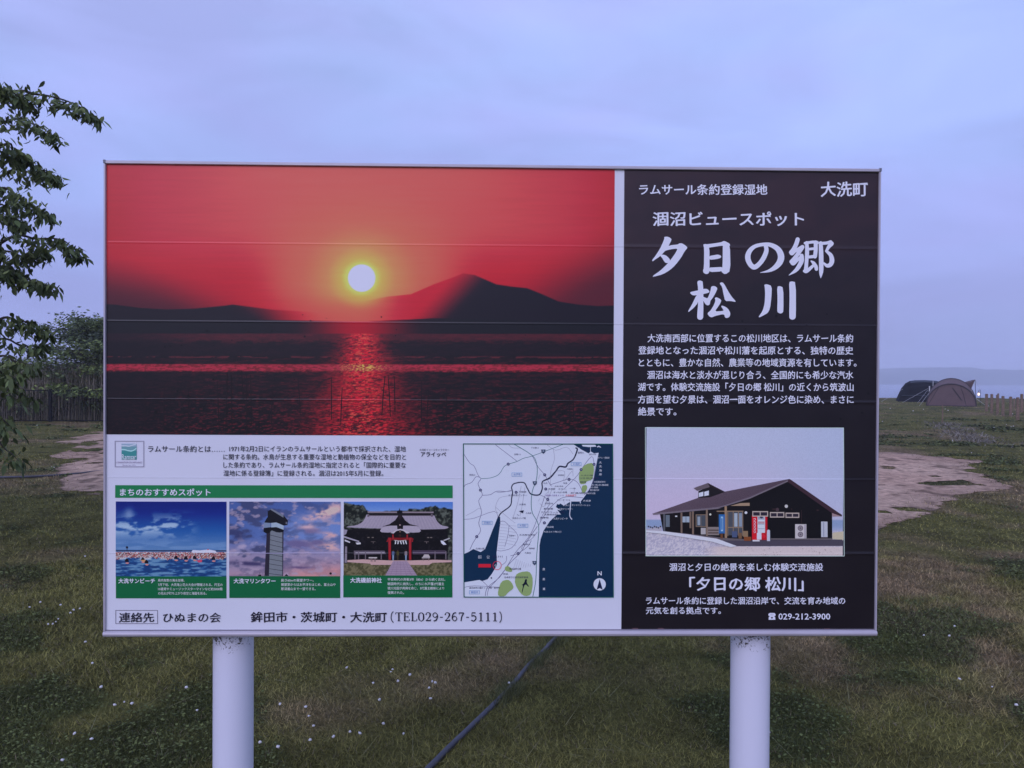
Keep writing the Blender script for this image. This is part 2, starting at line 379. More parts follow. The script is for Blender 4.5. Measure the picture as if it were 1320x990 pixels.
# flat printed shapes on top of a film
class Art:
    def __init__(s, ox=0, oy=0, sc=1, layer=.0016): s.ox, s.oy, s.sc, s.l = ox, oy, sc, layer; s.mb = MB(); s.k = 0
    def p(s, x, y): return P(s.ox+x/s.sc, s.oy+y/s.sc)
    def poly(s, pts, col, smooth=0):
        pts = [np.array(q, float) for q in pts]
        for _ in range(smooth):
            pts = [v for a, b in zip(pts, pts[1:]+pts[:1]) for v in (a*.78+b*.22, a*.22+b*.78)]
        w_ = [s.p(*q) for q in pts]; y = -(s.l+s.k*.000012); s.k += 1
        tri = tessellate_polygon([[Vector((a, b, 0)) for a, b in w_]])
        s.mb.add([(a, y, b) for a, b in w_], [t for t in tri], ink(col))
    def rect(s, x0, y0, x1, y1, col): s.poly([(x0, y0), (x1, y0), (x1, y1), (x0, y1)], col)
    def frame(s, x0, y0, x1, y1, w, col):
        s.rect(x0, y0, x1, y0+w, col); s.rect(x0, y1-w, x1, y1, col); s.rect(x0, y0+w, x0+w, y1-w, col); s.rect(x1-w, y0+w, x1, y1-w, col)
    def disc(s, x, y, r, col, n=18): s.poly([(x+r*math.cos(a*2*math.pi/n), y+r*math.sin(a*2*math.pi/n)) for a in range(n)], col)
    def stroke(s, pts, col, w=None, sub=6, cap=True):
        q = [np.array(p if len(p) == 3 else (*p, w), float) for p in pts]
        if sub > 1 and len(q) > 2:
            r = []
            for i in range(len(q)-1):
                a, b, c, d = q[max(i-1, 0)], q[i], q[i+1], q[min(i+2, len(q)-1)]
                for j in range(sub):
                    t = j/sub; r.append(.5*((2*b)+(-a+c)*t+(2*a-5*b+4*c-d)*t*t+(-a+3*b-3*c+d)*t**3))
            r.append(q[-1]); q = r
        if cap:
            for end in (0, -1):
                if q[end][2] > 12/ (6 if s.sc < 3 else 1): s.disc(q[end][0], q[end][1], q[end][2]*.5, col, 10)
        vs = []; y = -(s.l+s.k*.000012); s.k += 1
        for i, v in enumerate(q):
            d = q[min(i+1, len(q)-1)][:2]-q[max(i-1, 0)][:2]; d = d/(np.linalg.norm(d)+1e-9); nrm = np.array([-d[1], d[0]])*max(v[2], .1)*.5
            for sg in (1, -1):
                a, b = s.p(*(v[:2]+nrm*sg)); vs.append((a, y-i*1e-6, b))
        s.mb.add(vs, [(2*i, 2*i+1, 2*i+3, 2*i+2) for i in range(len(q)-1)], ink(col))
    def build(s, name, parent=None):
        s.mb.fixn = False
        return s.mb.build(name, M['photo'] if name == 'picture_detail' else M['print'], parent or board)

# ---- the sunset picture
def sunset(px, py):
    x, y = px, py
    r = np.hypot(x-466, (y-359)*1.05)
    c = mix(C3((184, 76, 84), x), (168, 56, 74), sstep(90, 330, np.abs(x-480)))
    c = mix(c, (158, 44, 62), sstep(260, 345, np.abs(x-470))*.8)
    c = mix(c, (167, 33, 60), sstep(290, 375, y)*sstep(60, 150, r))
    c = mix(c, (190, 98, 88), (1-sstep(45, 175, r))*(1-sstep(360, 420, y)*.7))
    c = mix(c, (190, 130, 94), (1-sstep(25, 82, r))*(1-sstep(375, 405, y)*.8))
    c = mix(c, (188, 160, 92), (1-sstep(18, 46, r)))
    c = mix(c, (192, 186, 108), (1-sstep(17, 27, r)))
    # upper sky slightly washed
    c = mix(c, (188, 86, 86), (1-sstep(205, 330, y))*(1-sstep(60, 240, np.abs(x-470)))*.6)
    dl = sstep(330, 398, y+(180-x)*.22)*(1-sstep(150, 300, x-(y-340)*1.1))
    c = mix(c, (62, 32, 54), dl*.9)
    dr = sstep(300, 390, y+(x-720)*.25)*sstep(640, 790, x+(y-360)*1.0)
    c = mix(c, (70, 34, 56), dr*.9)
    # right mountain
    rid = np.interp(x, [470, 500, 530, 560, 585, 597, 612, 640, 660, 680, 700, 720, 745, 770, 800], [388, 382, 379, 366, 357, 352, 354, 366, 369, 371, 379, 388, 392, 394, 393])
    m = sstep(0, 1.6, y-rid)*sstep(462, 545, x)
    dark = sstep(-22, 42, x-(548+(412-y)*.95))
    mc = mix(C3((170, 36, 66), x), (30, 24, 42), dark); mc = mix(mc, (172, 60, 78), (1-sstep(480, 520, x))*.6)
    c = mix(c, mc, m)
    ridl = np.interp(x, [130, 150, 180, 215, 250, 290, 300, 320, 350, 400, 440], [392, 393, 397, 399, 398, 394, 392.5, 395, 399, 402, 405])
    m = sstep(0, 1.6, y-ridl)*(1-sstep(330, 420, x))
    mc = mix(C3((30, 24, 40), x), (164, 28, 60), sstep(290, 400, x-(y-400)*1.5)); c = mix(c, mc, m)
    # low shore and water
    sh = sstep(0, 1.2, y-np.interp(x, [130, 330, 470, 520, 560, 620, 800], [411, 412.5, 414.5, 412, 410, 412, 416]))
    nearsun = np.exp(-((x-462)/52)**2)
    c = mix(c, mix(C3((26, 26, 39), x), (150, 26, 56), nearsun**.8), sh)
    wt = sstep(-.5, .8, y-430.5)
    rip = fbm(x*.10, y*.55, 4, 61); rip2 = fbm(x*.22, y*1.1, 4, 62)
    dep = sstep(480, 562, y)
    wc = mix(C3((29, 23, 34), x), (64, 30, 46), sstep(.42, .66, rip)*.7)
    wc = mix(wc, (96, 40, 58), sstep(.54, .72, rip2)*(.25+.5*dep))
    wc = mix(wc, (19, 17, 27), sstep(.56, .40, rip2)*dep*.8)
    wc = mix(wc, (84, 40, 60), (1-sstep(436, 444, y))*.65)
    wc = mix(wc, (34, 26, 42), sstep(442, 446, y)*(1-sstep(458, 461, y))*.6)
    wc = mix(wc, (24, 21, 36), (1-sstep(140, 300, x))*.55)
    half = 22+ (y-430)*.34
    colm = np.exp(-((x-467)/half)**2)
    flick = sstep(.30, .60, fbm(x*.25+7, y*.9, 4, 63))
    wc = mix(wc, (186, 34, 68), colm*(.35+.65*flick))
    wc = mix(wc, (200, 92, 84), colm**2*sstep(.52, .66, fbm(x*.3, y*1.2, 3, 64))*.8)
    wc = mix(wc, (28, 20, 36), colm*sstep(.55, .42, rip2)*dep*.75)
    band = sstep(469.5, 471, y)*(1-sstep(477.5, 481, y+(rip2-.5)*4))
    wc = mix(wc, (150, 56, 78), band*(.55+.45*flick))
    wc = mix(wc, (196, 160, 96), band*np.exp(-((x-468)/26)**2)*sstep(.46, .66, fbm(x*.5, y*1.5, 3, 65)))
    wc = mix(wc, (110, 60, 78), np.exp(-((y-461)/.8)**2)*.7*sstep(.4, .6, rip))
    c = mix(c, wc, wt)
    c = mix(c, (204, 206, 240), 1-sstep(16.8, 18.4, np.hypot(x-466.5, y-359)))
    # film edges and age
    c = c*(1+.05*(fbm(x*.02, y*.4, 3, 66)-.5))[:, None]
    return np.clip(c, 0, 255)
xa, za = P(136.5, 561.5); xb, zb = P(792, 214)
film('sunset_picture', -BW/2+.004, P(791.5, 400)[0], P(460, 561.8)[1], BZ+BH-.0095, sunset, .0007, .0021)
a = Art(layer=.0012)           # stakes in the water and mould specks
for x0, y0, y1, lean in ((186,490,552,1),(212,495,555,-1),(243,500,552,0),(280,492,550,2),(293,480,552,-2),(298,484,556,1),(311,478,520,3),(318,483,556,0),(323,484,548,1),(351,498,548,-1),
                   (384,486,536,3),(427,487,542,0),(441,500,548,-2),(496,487,536,-4),(500,484,538,3),(508,486,532,1),(543,492,544,0),(553,498,540,-3),(576,498,546,-1),(734,498,548,0),(738,500,540,1)):
    a.stroke([(x0, y0, .9), (x0+lean*.6, (y0+y1)/2, 1.3), (x0+lean, y1, 1.0)], (33, 23, 34), cap=False)
for _ in range(46):
    x = random.uniform(142, 786); y = random.choice([random.uniform(405, 555), random.uniform(405, 470)])
    a.disc(x, y, random.uniform(.4, 1.1), (16, 15, 24), 7)
for x, y, r in ((267,427,1.6),(213,448,1.4),(220,447,1),(234,446,1.2),(393,434.5,1.3),(316,425,1.2),(229,505,1.6),(201,532,2),(243,511,1.8),(275,490,1.2)): a.disc(x, y, r, (14, 14, 22), 8)
a.build('print_detail')['kind'] = 'stuff'

# ---- the black text panel
DX0 = (P(804.5, 260)[0]+P(800.5, 780)[0])/2
def darkp(px, py):
    c = C3((52, 42, 58), px); c = mix(c, (36, 30, 44), sstep(250, 520, py))  # sky sheen put into the colour: panel lighter towards the top
    f = fbm(px*.03, py*.05, 4, 71); c = c+((f-.5)*10)[:, None]
    return np.clip(c, 12, 255)
film('black_panel', DX0, BW/2-.0045, BZ+.0194, BZ+BH-.0095, darkp, .0007, .009)
a = Art(layer=.0012)
for x, y, r in ((822,410,1.2),(826,392,1),(1066,405,1.4),(1109,413,1.1),(1111,532,1.8),(1083,540,1.4),(1119,507,1.6),(957,414,1.5),(1001,407,1.8),(961,424,1.2),(1040,419,1)): a.disc(x, y, r, (14, 11, 18), 8)
for x, y, w_ in ((817,810,9),(850,810,9),(1064,810.5,11),(1010,811,7)): a.poly([(x-w_/2,y+1),(x-w_/3,y-.6),(x+w_/3,y-.8),(x+w_/2,y+.8)], (84, 72, 92))
a.build('print_detail')['kind'] = 'stuff'

# ---- building picture
a = Art(830, 600, 5.077, .0014)
bx0, bz0 = P(831, 717); bx1, bz1 = P(1087.3, 551.5)
def bsky(px, py):
    c = mix(C3((160, 165, 212), px), (172, 160, 208), sstep(560, 660, py)*(1-sstep(900, 1080, px)*.5))
    c = mix(c, (150, 160, 210), sstep(980, 1085, px)*(1-sstep(640, 690, py))*.5)
    c = mix(c, (122, 138, 190), sstep(669, 671, py)*(1-sstep(676, 690, py)))
    g_ = sstep(684, 686, py); n1 = fbm(px*.9, py*1.4, 4, 81)
    gc_ = mix(C3((150, 146, 186), px), (178, 172, 206), sstep(.4, .6, n1)); gc_ = mix(gc_, (182, 168, 192), sstep(900, 930, px)*sstep(703, 706, py))
    return mix(c, gc_, g_)
film('building_picture', bx0, bx1, bz0, bz1, bsky, .0011, .0032, M['photo'])
PB = a.poly; RB = a.rect
a.frame(5, -248, 1306, 594, 4, (165, 205, 205))
PB([(8, 418), (110, 400), (110, 432), (8, 428)], (150, 146, 180)); PB([(1228, 440), (1300, 430), (1300, 488), (1228, 480)], (170, 160, 160))
for k in range(7): a.disc(25+k*13, 400+(k % 3)*4, 6, (70, 74, 96), 7)
PB([(480, 478), (1292, 484), (1302, 526), (600, 528), (545, 508)], (72, 72, 94))
PB([(120, 430), (690, 476), (690, 492), (500, 490), (470, 480), (300, 452)], (92, 88, 106))
PB([(100, 320), (530, 262), (690, 212), (690, 484), (520, 474), (400, 460), (120, 430)], (32, 28, 38))
PB([(688, 208), (940, 103), (1226, 308), (1226, 482), (688, 488)], (27, 25, 36))
for k in range(12):
    x = 700+k*43; a.stroke([(x, 245, 1.6), (x, 484, 1.6)], (34, 31, 43), sub=1, cap=False)
PB([(50, 316), (350, 212), (520, 172), (945, 88), (952, 98), (690, 212), (530, 264), (480, 278), (60, 322)], (84, 76, 98))
for k in range(34):
    t = k/33; x0 = 60+t*420; x1 = 330+t*610
    a.stroke([(x0, 318-t*46, 1.4), (x1, 220-t*128, 1.4)], (70, 62, 84) if k % 2 else (98, 90, 112), sub=1, cap=False)
PB([(50, 314), (480, 272), (530, 258), (690, 206), (946, 92), (950, 104), (690, 220), (530, 270), (480, 284), (56, 324)], (104, 98, 122))
PB([(480, 280), (530, 266), (690, 216), (940, 104), (938, 116), (690, 230), (530, 276)], (30, 26, 36))
PB([(936, 90), (950, 88), (1292, 324), (1286, 334), (1226, 312), (938, 108)], (62, 54, 70)); PB([(1224, 310), (1286, 332), (1228, 334)], (140, 118, 140))
PB([(424, 136), (522, 174), (426, 208), (350, 212), (352, 168)], (40, 36, 48)); PB([(320, 148), (415, 114), (428, 122), (424, 142), (344, 166)], (92, 86, 106))
PB([(412, 114), (526, 172), (512, 176), (424, 136)], (50, 44, 58))
for x0 in (354, 390): PB([(x0, 180-(x0-354)*.2), (x0+30, 171-(x0-354)*.2), (x0+30, 200-(x0-354)*.15), (x0, 206-(x0-354)*.15)], (178, 190, 222))
RB(137, 325, 163, 402, (92, 102, 128)); RB(247, 334, 292, 372, (138, 150, 186)); RB(268, 334, 271, 372, (60, 54, 62))
a.frame(333, 320, 402, 402, 5, (112, 98, 100)); RB(338, 325, 397, 397, (70, 78, 98)); RB(366, 325, 369, 397, (112, 98, 100)); RB(345, 335, 362, 390, (128, 138, 170))
RB(470, 300, 645, 462, (44, 40, 48)); RB(540, 304, 640, 456, (72, 78, 98)); RB(585, 312, 606, 400, (142, 152, 186)); RB(616, 312, 636, 400, (120, 130, 164))
for x in (540, 576, 610, 638): RB(x, 300, x+5, 462, (122, 106, 106))
RB(470, 296, 645, 303, (122, 106, 106)); RB(540, 402, 642, 408, (122, 106, 106))
PB([(560, 264), (625, 246), (686, 244), (686, 264)], (140, 120, 118))
for x, y0, y1, c in ((121,318,432,(82,86,106)),(234,308,442,(104,92,98)),(292,304,410,(104,92,98)),(309,300,450,(110,96,100)),(400,288,460,(116,102,106)),(522,266,474,(134,112,108))):
    RB(x, y0, x+(15 if x > 500 else 12), y1, c)
RB(366, 408, 398, 450, (150, 146, 170)); RB(410, 402, 486, 455, (118, 110, 124)); RB(414, 420, 482, 426, (60, 54, 62)); RB(414, 438, 482, 444, (60, 54, 62))
RB(484, 320, 524, 444, (52, 96, 168)); RB(497, 334, 512, 430, (132, 160, 208)); RB(500, 345, 508, 420, (52, 96, 168))
RB(570, 430, 603, 470, (72, 84, 126)); RB(612, 440, 634, 478, (104, 84, 80)); RB(643, 428, 674, 466, (122, 104, 98)); RB(648, 466, 695, 492, (116, 74, 62)); RB(494, 446, 510, 476, (96, 70, 66))
RB(700, 326, 801, 486, (164, 30, 58)); RB(700, 326, 732, 486, (182, 40, 66)); RB(737, 330, 786, 440, (176, 182, 216)); RB(740, 350, 783, 353, (110, 118, 160)); RB(740, 382, 783, 385, (110, 118, 160)); RB(740, 412, 783, 415, (110, 118, 160))
for k in range(6): RB(742+k*7, 336, 746+k*7, 348, (70, 80, 120)); RB(742+k*7, 366, 746+k*7, 380, (150, 70, 90))
a.disc(762, 338, 9, (60, 64, 92)); RB(732, 440, 762, 484, (184, 188, 220)); a.disc(776, 462, 13, (190, 48, 72)); RB(704, 486, 750, 496, (180, 180, 214))
for k in range(5): a.stroke([(710, 350+k*20, 3), (722, 346+k*20, 3), (724, 356+k*20, 3), (712, 360+k*20, 3)], (216, 196, 222), sub=2, cap=False)
RB(798, 424, 818, 494, (166, 168, 208)); a.disc(808, 428, 9, (166, 168, 208))
for x0, x1, y0, y1 in ((703,806,298,334),(818,912,304,340),(920,1010,308,342)):
    RB(x0, y0, x1, y1, (158, 146, 160)); xm = (x0+x1)/2
    RB(x0+6, y0+7, xm-3, y1-7, (52, 52, 72)); RB(xm+3, y0+7, x1-6, y1-7, (52, 52, 72))
RB(982, 383, 1056, 482, (170, 164, 190)); RB(1042, 386, 1054, 480, (146, 140, 168))
for y in (409, 450): a.disc(1017, y, 18, (92, 86, 106)); a.disc(1017, y, 14, (120, 114, 138)); a.disc(1017, y, 4, (70, 66, 84))
RB(1152, 366, 1194, 467, (160, 162, 196)); RB(1166, 370, 1172, 464, (126, 130, 168)); RB(1150, 467, 1196, 474, (70, 66, 84))
a.disc(925, 266, 11, (168, 166, 190)); a.disc(866, 288, 12, (70, 64, 80)); RB(834, 280, 858, 292, (56, 50, 64)); a.disc(661, 308, 9, (206, 200, 214)); a.disc(428, 320, 7, (196, 186, 196)); RB(198, 328, 212, 336, (206, 200, 214))
RB(820, 476, 1226, 484, (98, 94, 112)); RB(1022, 290, 1026, 380, (60, 54, 68)); RB(1120, 288, 1140, 294, (60, 54, 68)); a.disc(1130, 292, 6, (60, 54, 68)); a.disc(960, 284, 5, (56, 50, 64))
PB([(8, 424), (120, 430), (470, 478), (600, 526), (560, 534), (440, 498), (110, 446), (8, 436)], (188, 184, 218))
for _ in range(60): x = random.uniform(380, 1290); a.stroke([(x, random.uniform(536, 582), 2), (x+random.uniform(8, 34), random.uniform(536, 582), 2)], (150, 138, 156), sub=1, cap=False) if random.random() < .0 else a.disc(x, random.uniform(536, 584), random.uniform(1.5, 3.5), (148, 134, 152), 6)
a.build('picture_detail')['kind'] = 'stuff'

# ---- beach picture
def beach(px, py):
    c = mix(C3((24, 44, 122), px), (44, 84, 160), sstep(648, 690, py)); c = mix(c, (84, 116, 178), sstep(680, 712, py))
    cl_ = fbm((px-150)*.05+(py*.02), (py-640)*.16, 5, 91)*.75+fbm(px*.16, py*.30, 4, 92)*.25
    msk = np.exp(-(((py-(681-(px-150)*.02))/13)**2))*(1-sstep(225, 262, px))
    c = mix(c, (140, 160, 208), sstep(.44, .62, cl_)*msk*1.0)
    c = mix(c, (140, 160, 208), np.exp(-((px-166)/6)**2-((py-664)/8)**2)*.55*sstep(.3, .6, cl_))
    c = mix(c, (112, 138, 196), sstep(.42, .6, fbm(px*.03, py*.3, 4, 96))*sstep(692, 704, py)*.5)
    wv = fbm(px*.10, py*.55, 4, 93); wt = sstep(718, 719.5, py)
    wc = mix(C3((40, 76, 140), px), (90, 124, 176), sstep(.45, .65, wv)); wc = mix(wc, (34, 62, 112), sstep(.52, .38, wv)*.7)
    c = mix(c, wc, wt)
    cb = sstep(711.5, 712.5, py)*(1-sstep(719, 722, py+(fbm(px*.2, py*0, 3, 94)-.5)*6)); sp = np.random.default_rng(3).random(np.size(px))
    pal = np.array([(70, 44, 66), (150, 104, 120), (190, 178, 206), (96, 62, 80), (168, 72, 84), (186, 182, 214), (60, 60, 90), (160, 120, 120)], float)
    c = np.where((cb > .5)[:, None], pal[(sp*8).astype(int)], c)
    c = mix(c, (184, 188, 220), np.exp(-((py-720.5)/1.8)**2)*.7*sstep(.35, .55, fbm(px*.12, py*0, 3, 95))*(1-sstep(230, 262, px)))
    c = mix(c, (40, 48, 80), sstep(709.6, 710.2, py)*(1-sstep(711.2, 711.9, py)))
    return c
film('beach_picture', P(148.9, 700)[0], P(291.3, 700)[0], P(220, 743.7)[1], P(220, 647.3)[1], beach, .0009, .0017, M['photo'])
a = Art(130, 555, 5.5, .0012)
a.poly([(640, 862), (650, 850), (700, 853), (760, 846), (812, 856), (815, 870), (650, 872)], (198, 196, 224)); a.disc(757, 847, 5, (170, 60, 80), 8)
a.rect(182, 838, 186, 858, (44, 40, 66)); a.disc(184, 832, 9, (44, 44, 72), 8)
for x, y in ((183, 925), (296, 918), (322, 936), (530, 905), (662, 905), (600, 908), (795, 910)):
    a.poly([(x-18, y+8), (x-8, y-10), (x, y-18), (x+10, y-8), (x+16, y+10)], (34, 24, 44), 1)
    a.poly([(x-14, y+18), (x, y+12), (x+20, y+16), (x+4, y+26)], (176, 120, 132), 1)
a.poly([(676, 925), (716, 915), (714, 936), (690, 938)], (176, 74, 108)); a.poly([(276, 922), (318, 918), (306, 936)], (176, 130, 108))
a.build('picture_detail')['kind'] = 'stuff'

# ---- tower picture
def towers(px, py):
    t = (py-647)/96
    c = mix(C3((70, 90, 158), px), (98, 120, 192), sstep(0, .45, t)*sstep(320, 400, px)+sstep(.0, .4, t)*.3)
    c = mix(c, (134, 122, 166), sstep(.45, .8, t)); c = mix(c, (176, 128, 150), sstep(.72, 1, t)*sstep(330, 430, px)+sstep(.85, 1, t)*.35)
    n1 = fbm(px*.06+3, py*.13, 5, 101); n2 = fbm(px*.10, py*.2+5, 5, 102)
    c = mix(c, (62, 70, 112), sstep(.46, .62, n1)*(1-sstep(330, 400, px)*.55)*(1-sstep(.75, .95, t)*.6)*.85)
    c = mix(c, (152, 136, 176), sstep(.58, .7, n2)*.7)
    def blob(cx, cy, sx, sy, tilt, colr, s_):
        dx = px-cx; dy = py-cy+tilt*dx; return np.exp(-(dx/sx)**2-(dy/sy)**2)*s_*sstep(.30, .58, n2*.6+fbm(px*.2, py*.3, 4, 103)*.4), colr
    for args in ((420, 661, 24, 6.5, .28, (206, 160, 178), 1.5), (398, 684, 15, 4.5, -.05, (110, 102, 152), 1.3), (396, 680, 13, 2.5, 0, (190, 156, 184), .9), (425, 690, 12, 3.5, -.1, (188, 148, 172), 1.1),
                 (385, 702, 20, 5.5, -.12, (98, 94, 146), 1.4), (420, 705, 14, 5, -.1, (202, 154, 170), 1.2), (408, 700, 10, 4, 0, (102, 96, 146), 1.3), (384, 732, 18, 1.6, 0, (96, 84, 128), 1.2),
                 (316, 704, 12, 5, .2, (150, 140, 186), 1.0), (320, 727, 26, 2.6, -.05, (66, 66, 108), 1.3), (304, 690, 14, 7, 0, (58, 66, 112), 1.1), (302, 715, 14, 3, 0, (160, 150, 190), .8)):
        m_, col_ = blob(*args); c = mix(c, col_, m_)
    return c
film('tower_picture', P(294.9, 700)[0], P(438.2, 700)[0], P(360, 743.2)[1], P(360, 647.3)[1], towers, .0009, .0019, M['photo'])
a = Art(294, 645, 9.04, .0012)
a.poly([(445, 380), (490, 345), (474, 885), (418, 885)], (50, 50, 72)); a.poly([(488, 345), (642, 368), (634, 885), (470, 885)], (106, 112, 138))
a.poly([(625, 368), (642, 368), (634, 885), (624, 885)], (62, 66, 90))
for k in range(9): a.stroke([(484-k*1.5, 408+k*56, 5), (634, 446+k*54, 5)], (38, 40, 60), sub=1, cap=False)
a.poly([(408, 372), (412, 320), (490, 318), (560, 314), (645, 345), (640, 372), (600, 380), (560, 376), (505, 355), (470, 385), (445, 392)], (24, 24, 42))
a.poly([(413, 262), (490, 270), (490, 318), (411, 326)], (108, 122, 166)); a.poly([(498, 266), (560, 260), (644, 300), (642, 348), (560, 316), (498, 320)], (138, 152, 192))
a.poly([(455, 140), (500, 100), (642, 178), (692, 238), (688, 292), (642, 298), (558, 262), (498, 268), (418, 264), (440, 222), (466, 185)], (32, 33, 52))
a.poly([(488, 112), (500, 100), (642, 178), (640, 206)], (104, 110, 140)); a.poly([(668, 252), (686, 262), (684, 284), (664, 276)], (92, 96, 124)); a.rect(458, 122, 464, 200, (26, 26, 42))
a.rect(345, 870, 380, 886, (30, 28, 46)); a.rect(362, 845, 366, 872, (30, 28, 46)); a.poly([(650, 884), (672, 862), (700, 884)], (26, 24, 40)); a.disc(1187, 855, 14, (40, 28, 48), 12)
a.build('picture_detail')['kind'] = 'stuff'

# ---- shrine picture
def shr(px, py):
    x = (px-440)*9.103; y = (py-645)*9.103
    n1 = fbm(x*.02, y*.025, 5, 111); n2 = fbm(x*.05, y*.05, 3, 112)
    c = mix(C3((78, 112, 200), px), (104, 132, 206), sstep(20, 160, y))
    ed = np.interp(x, [20, 60, 120, 180, 250, 290, 330, 600, 680, 800, 860, 900, 1000, 1040, 1100, 1140, 1200, 1300], [20, 28, 40, 62, 58, 120, 150, 130, 125, 108, 100, 112, 88, 68, 66, 98, 92, 110])+(n1-.5)*36
    tr = mix(C3((30, 36, 40), px), (84, 92, 100), sstep(.42, .66, n1*.5+n2*.5)); c = mix(c, tr, sstep(-4, 6, y-ed))
    c = mix(c, (22, 20, 32), sstep(340, 350, y)*(x > 40)*(x < 1240)*(1-sstep(698, 706, y)))
    c = mix(c, (60, 54, 72), sstep(.60, .72, n2)*sstep(350, 360, y)*(1-sstep(690, 700, y))*.5)
    g_ = mix(C3((72, 74, 68), px), (104, 100, 92), sstep(.4, .6, n2)); c = mix(c, g_, sstep(720, 745, y))
    return c
film('shrine_picture', P(442.2, 700)[0], P(582.5, 700)[0], P(512, 742.2)[1], P(512, 647.3)[1], shr, .0009, .0020, M['photo'])
a = Art(440, 645, 9.103, .0012); q = a.poly
q([(62, 705), (250, 696), (560, 708), (800, 708), (1080, 700), (1285, 705), (1285, 728), (1060, 735), (1020, 760), (340, 760), (330, 745), (62, 728)], (170, 140, 160))
q([(600, 715), (765, 715), (880, 884), (508, 884)], (138, 122, 160))
for k in range(5): a.stroke([(560-k*14, 760+k*26, 3), (800+k*18, 760+k*26, 3)], (112, 98, 134), sub=1, cap=False)
for k in range(-2, 3): a.stroke([(682+k*30, 718, 2), (692+k*62, 884, 3)], (112, 98, 134), sub=1, cap=False)
q([(20, 344), (66, 350), (50, 400), (20, 414)], (128, 124, 160)); q([(20, 420), (205, 480), (200, 494), (20, 440)], (140, 136, 172)); q([(36, 462), (100, 492), (90, 504), (30, 480)], (170, 168, 204))
q([(20, 500), (66, 510), (62, 745), (20, 745)], (44, 42, 62)); q([(38, 545), (60, 545), (58, 735), (30, 735)], (118, 112, 142))
q([(160, 500), (216, 496), (222, 516), (176, 522)], (178, 176, 208)); q([(1155, 474), (1185, 476), (1226, 522), (1190, 526), (1165, 505)], (190, 192, 222)); q([(1185, 470), (1262, 440), (1268, 452), (1200, 480)], (150, 148, 176))
q([(290, 165), (330, 176), (1040, 176), (1080, 168), (1110, 245), (1165, 298), (1250, 312), (1246, 328), (1190, 342), (905, 346), (60, 322), (60, 310), (170, 298), (240, 262), (275, 210)], (140, 132, 168), 1)
for k in range(46):
    t = k/45; a.stroke([(318+t*740, 186, 1.6), (200+t*960, 336, 1.6)], (120, 112, 150) if k % 2 else (156, 148, 182), sub=1, cap=False)
q([(100, 330), (470, 346), (460, 372), (140, 356)], (30, 26, 38)); q([(895, 346), (1210, 338), (1180, 362), (900, 366)], (30, 26, 38))
q([(318, 152), (1072, 150), (1076, 182), (314, 182)], (42, 36, 50)); q([(300, 132), (1078, 136), (1074, 152), (306, 150)], (122, 112, 138)); q([(300, 165), (320, 160), (320, 195), (300, 198)], (92, 86, 108)); q([(1044, 160), (1064, 160), (1066, 195), (1046, 195)], (92, 86, 108))
q([(676, 90), (684, 120), (710, 122), (712, 158), (646, 158), (648, 124), (672, 120)], (24, 20, 32))
q([(440, 376), (470, 318), (560, 300), (640, 298), (720, 298), (860, 300), (900, 318), (935, 376), (800, 382), (740, 360), (684, 338), (620, 360), (570, 382)], (148, 140, 176), 1)
q([(684, 150), (740, 236), (800, 282), (905, 306), (800, 300), (560, 300), (470, 312), (560, 282), (625, 236)], (30, 24, 36)); q([(684, 168), (706, 200), (684, 232), (662, 200)], (48, 40, 56))
q([(646, 290), (720, 290), (716, 340), (650, 340)], (26, 20, 32)); a.disc(681, 292, 9, (150, 132, 150), 8)
q([(570, 384), (625, 358), (684, 336), (745, 358), (800, 384), (760, 392), (725, 362), (684, 352), (640, 362), (605, 392)], (166, 158, 190)); q([(605, 392), (640, 364), (684, 354), (728, 364), (760, 394), (740, 440), (620, 440)], (26, 20, 32), 1); a.disc(682, 370, 9, (120, 100, 104), 8); a.disc(680, 415, 15, (60, 46, 44), 10)
q([(545, 440), (820, 440), (840, 452), (835, 470), (600, 470), (525, 480)], (110, 34, 50)); q([(590, 402), (606, 402), (612, 460), (590, 460)], (128, 50, 66)); q([(758, 402), (774, 402), (776, 460), (756, 460)], (128, 50, 66))
q([(545, 440), (575, 440), (574, 700), (547, 700)], (140, 46, 66)); q([(786, 440), (814, 440), (812, 700), (786, 700)], (140, 46, 66)); q([(530, 472), (545, 484), (520, 490)], (140, 46, 66)); q([(828, 466), (836, 486), (814, 488)], (140, 46, 66))
for k in range(5): x = 620+k*30; q([(x, 482), (x+12, 468), (x+22, 515), (x+12, 518)] if k > 1 else [(x+4, 478), (x+16, 474), (x+14, 512), (x, 518)], (186, 184, 214))
a.stroke([(612, 470, 6), (680, 478, 8), (752, 468, 6)], (160, 156, 180), sub=4)
for x in (600, 655, 750):
    q([(x-10, 640), (x+10, 640), (x+8, 705), (x-8, 705)], (112, 130, 176) if x != 655 else (60, 60, 60)); q([(x-14, 600), (x+14, 600), (x+16, 645), (x-16, 645)], (76, 92, 134) if x == 600 else (118, 110, 134) if x == 750 else (70, 70, 60)); a.disc(x, 590, 8, (70, 52, 60), 8)
q([(140, 592), (500, 592), (520, 632), (140, 640)], (86, 82, 106)); q([(150, 612), (500, 612), (500, 622), (150, 622)], (148, 142, 172)); q([(825, 588), (1215, 588), (1230, 632), (830, 636)], (70, 66, 90)); q([(830, 612), (1220, 612), (1222, 618), (830, 618)], (116, 110, 142))
for x in (148, 190, 270, 455, 1085, 1212): a.rect(x, 600, x+12, 695, (100, 94, 118))
a.rect(314, 668, 412, 682, (168, 160, 184)); 
for x in (338, 350, 378, 390): a.rect(x, 682, x+6, 720, (112, 100, 118))
a.poly([(945, 668), (965, 636), (1015, 636), (1034, 668)], (160, 152, 176)); a.rect(936, 668, 1032, 682, (140, 132, 156)); a.rect(948, 682, 954, 712, (112, 100, 118)); a.rect(1014, 682, 1020, 712, (112, 100, 118))
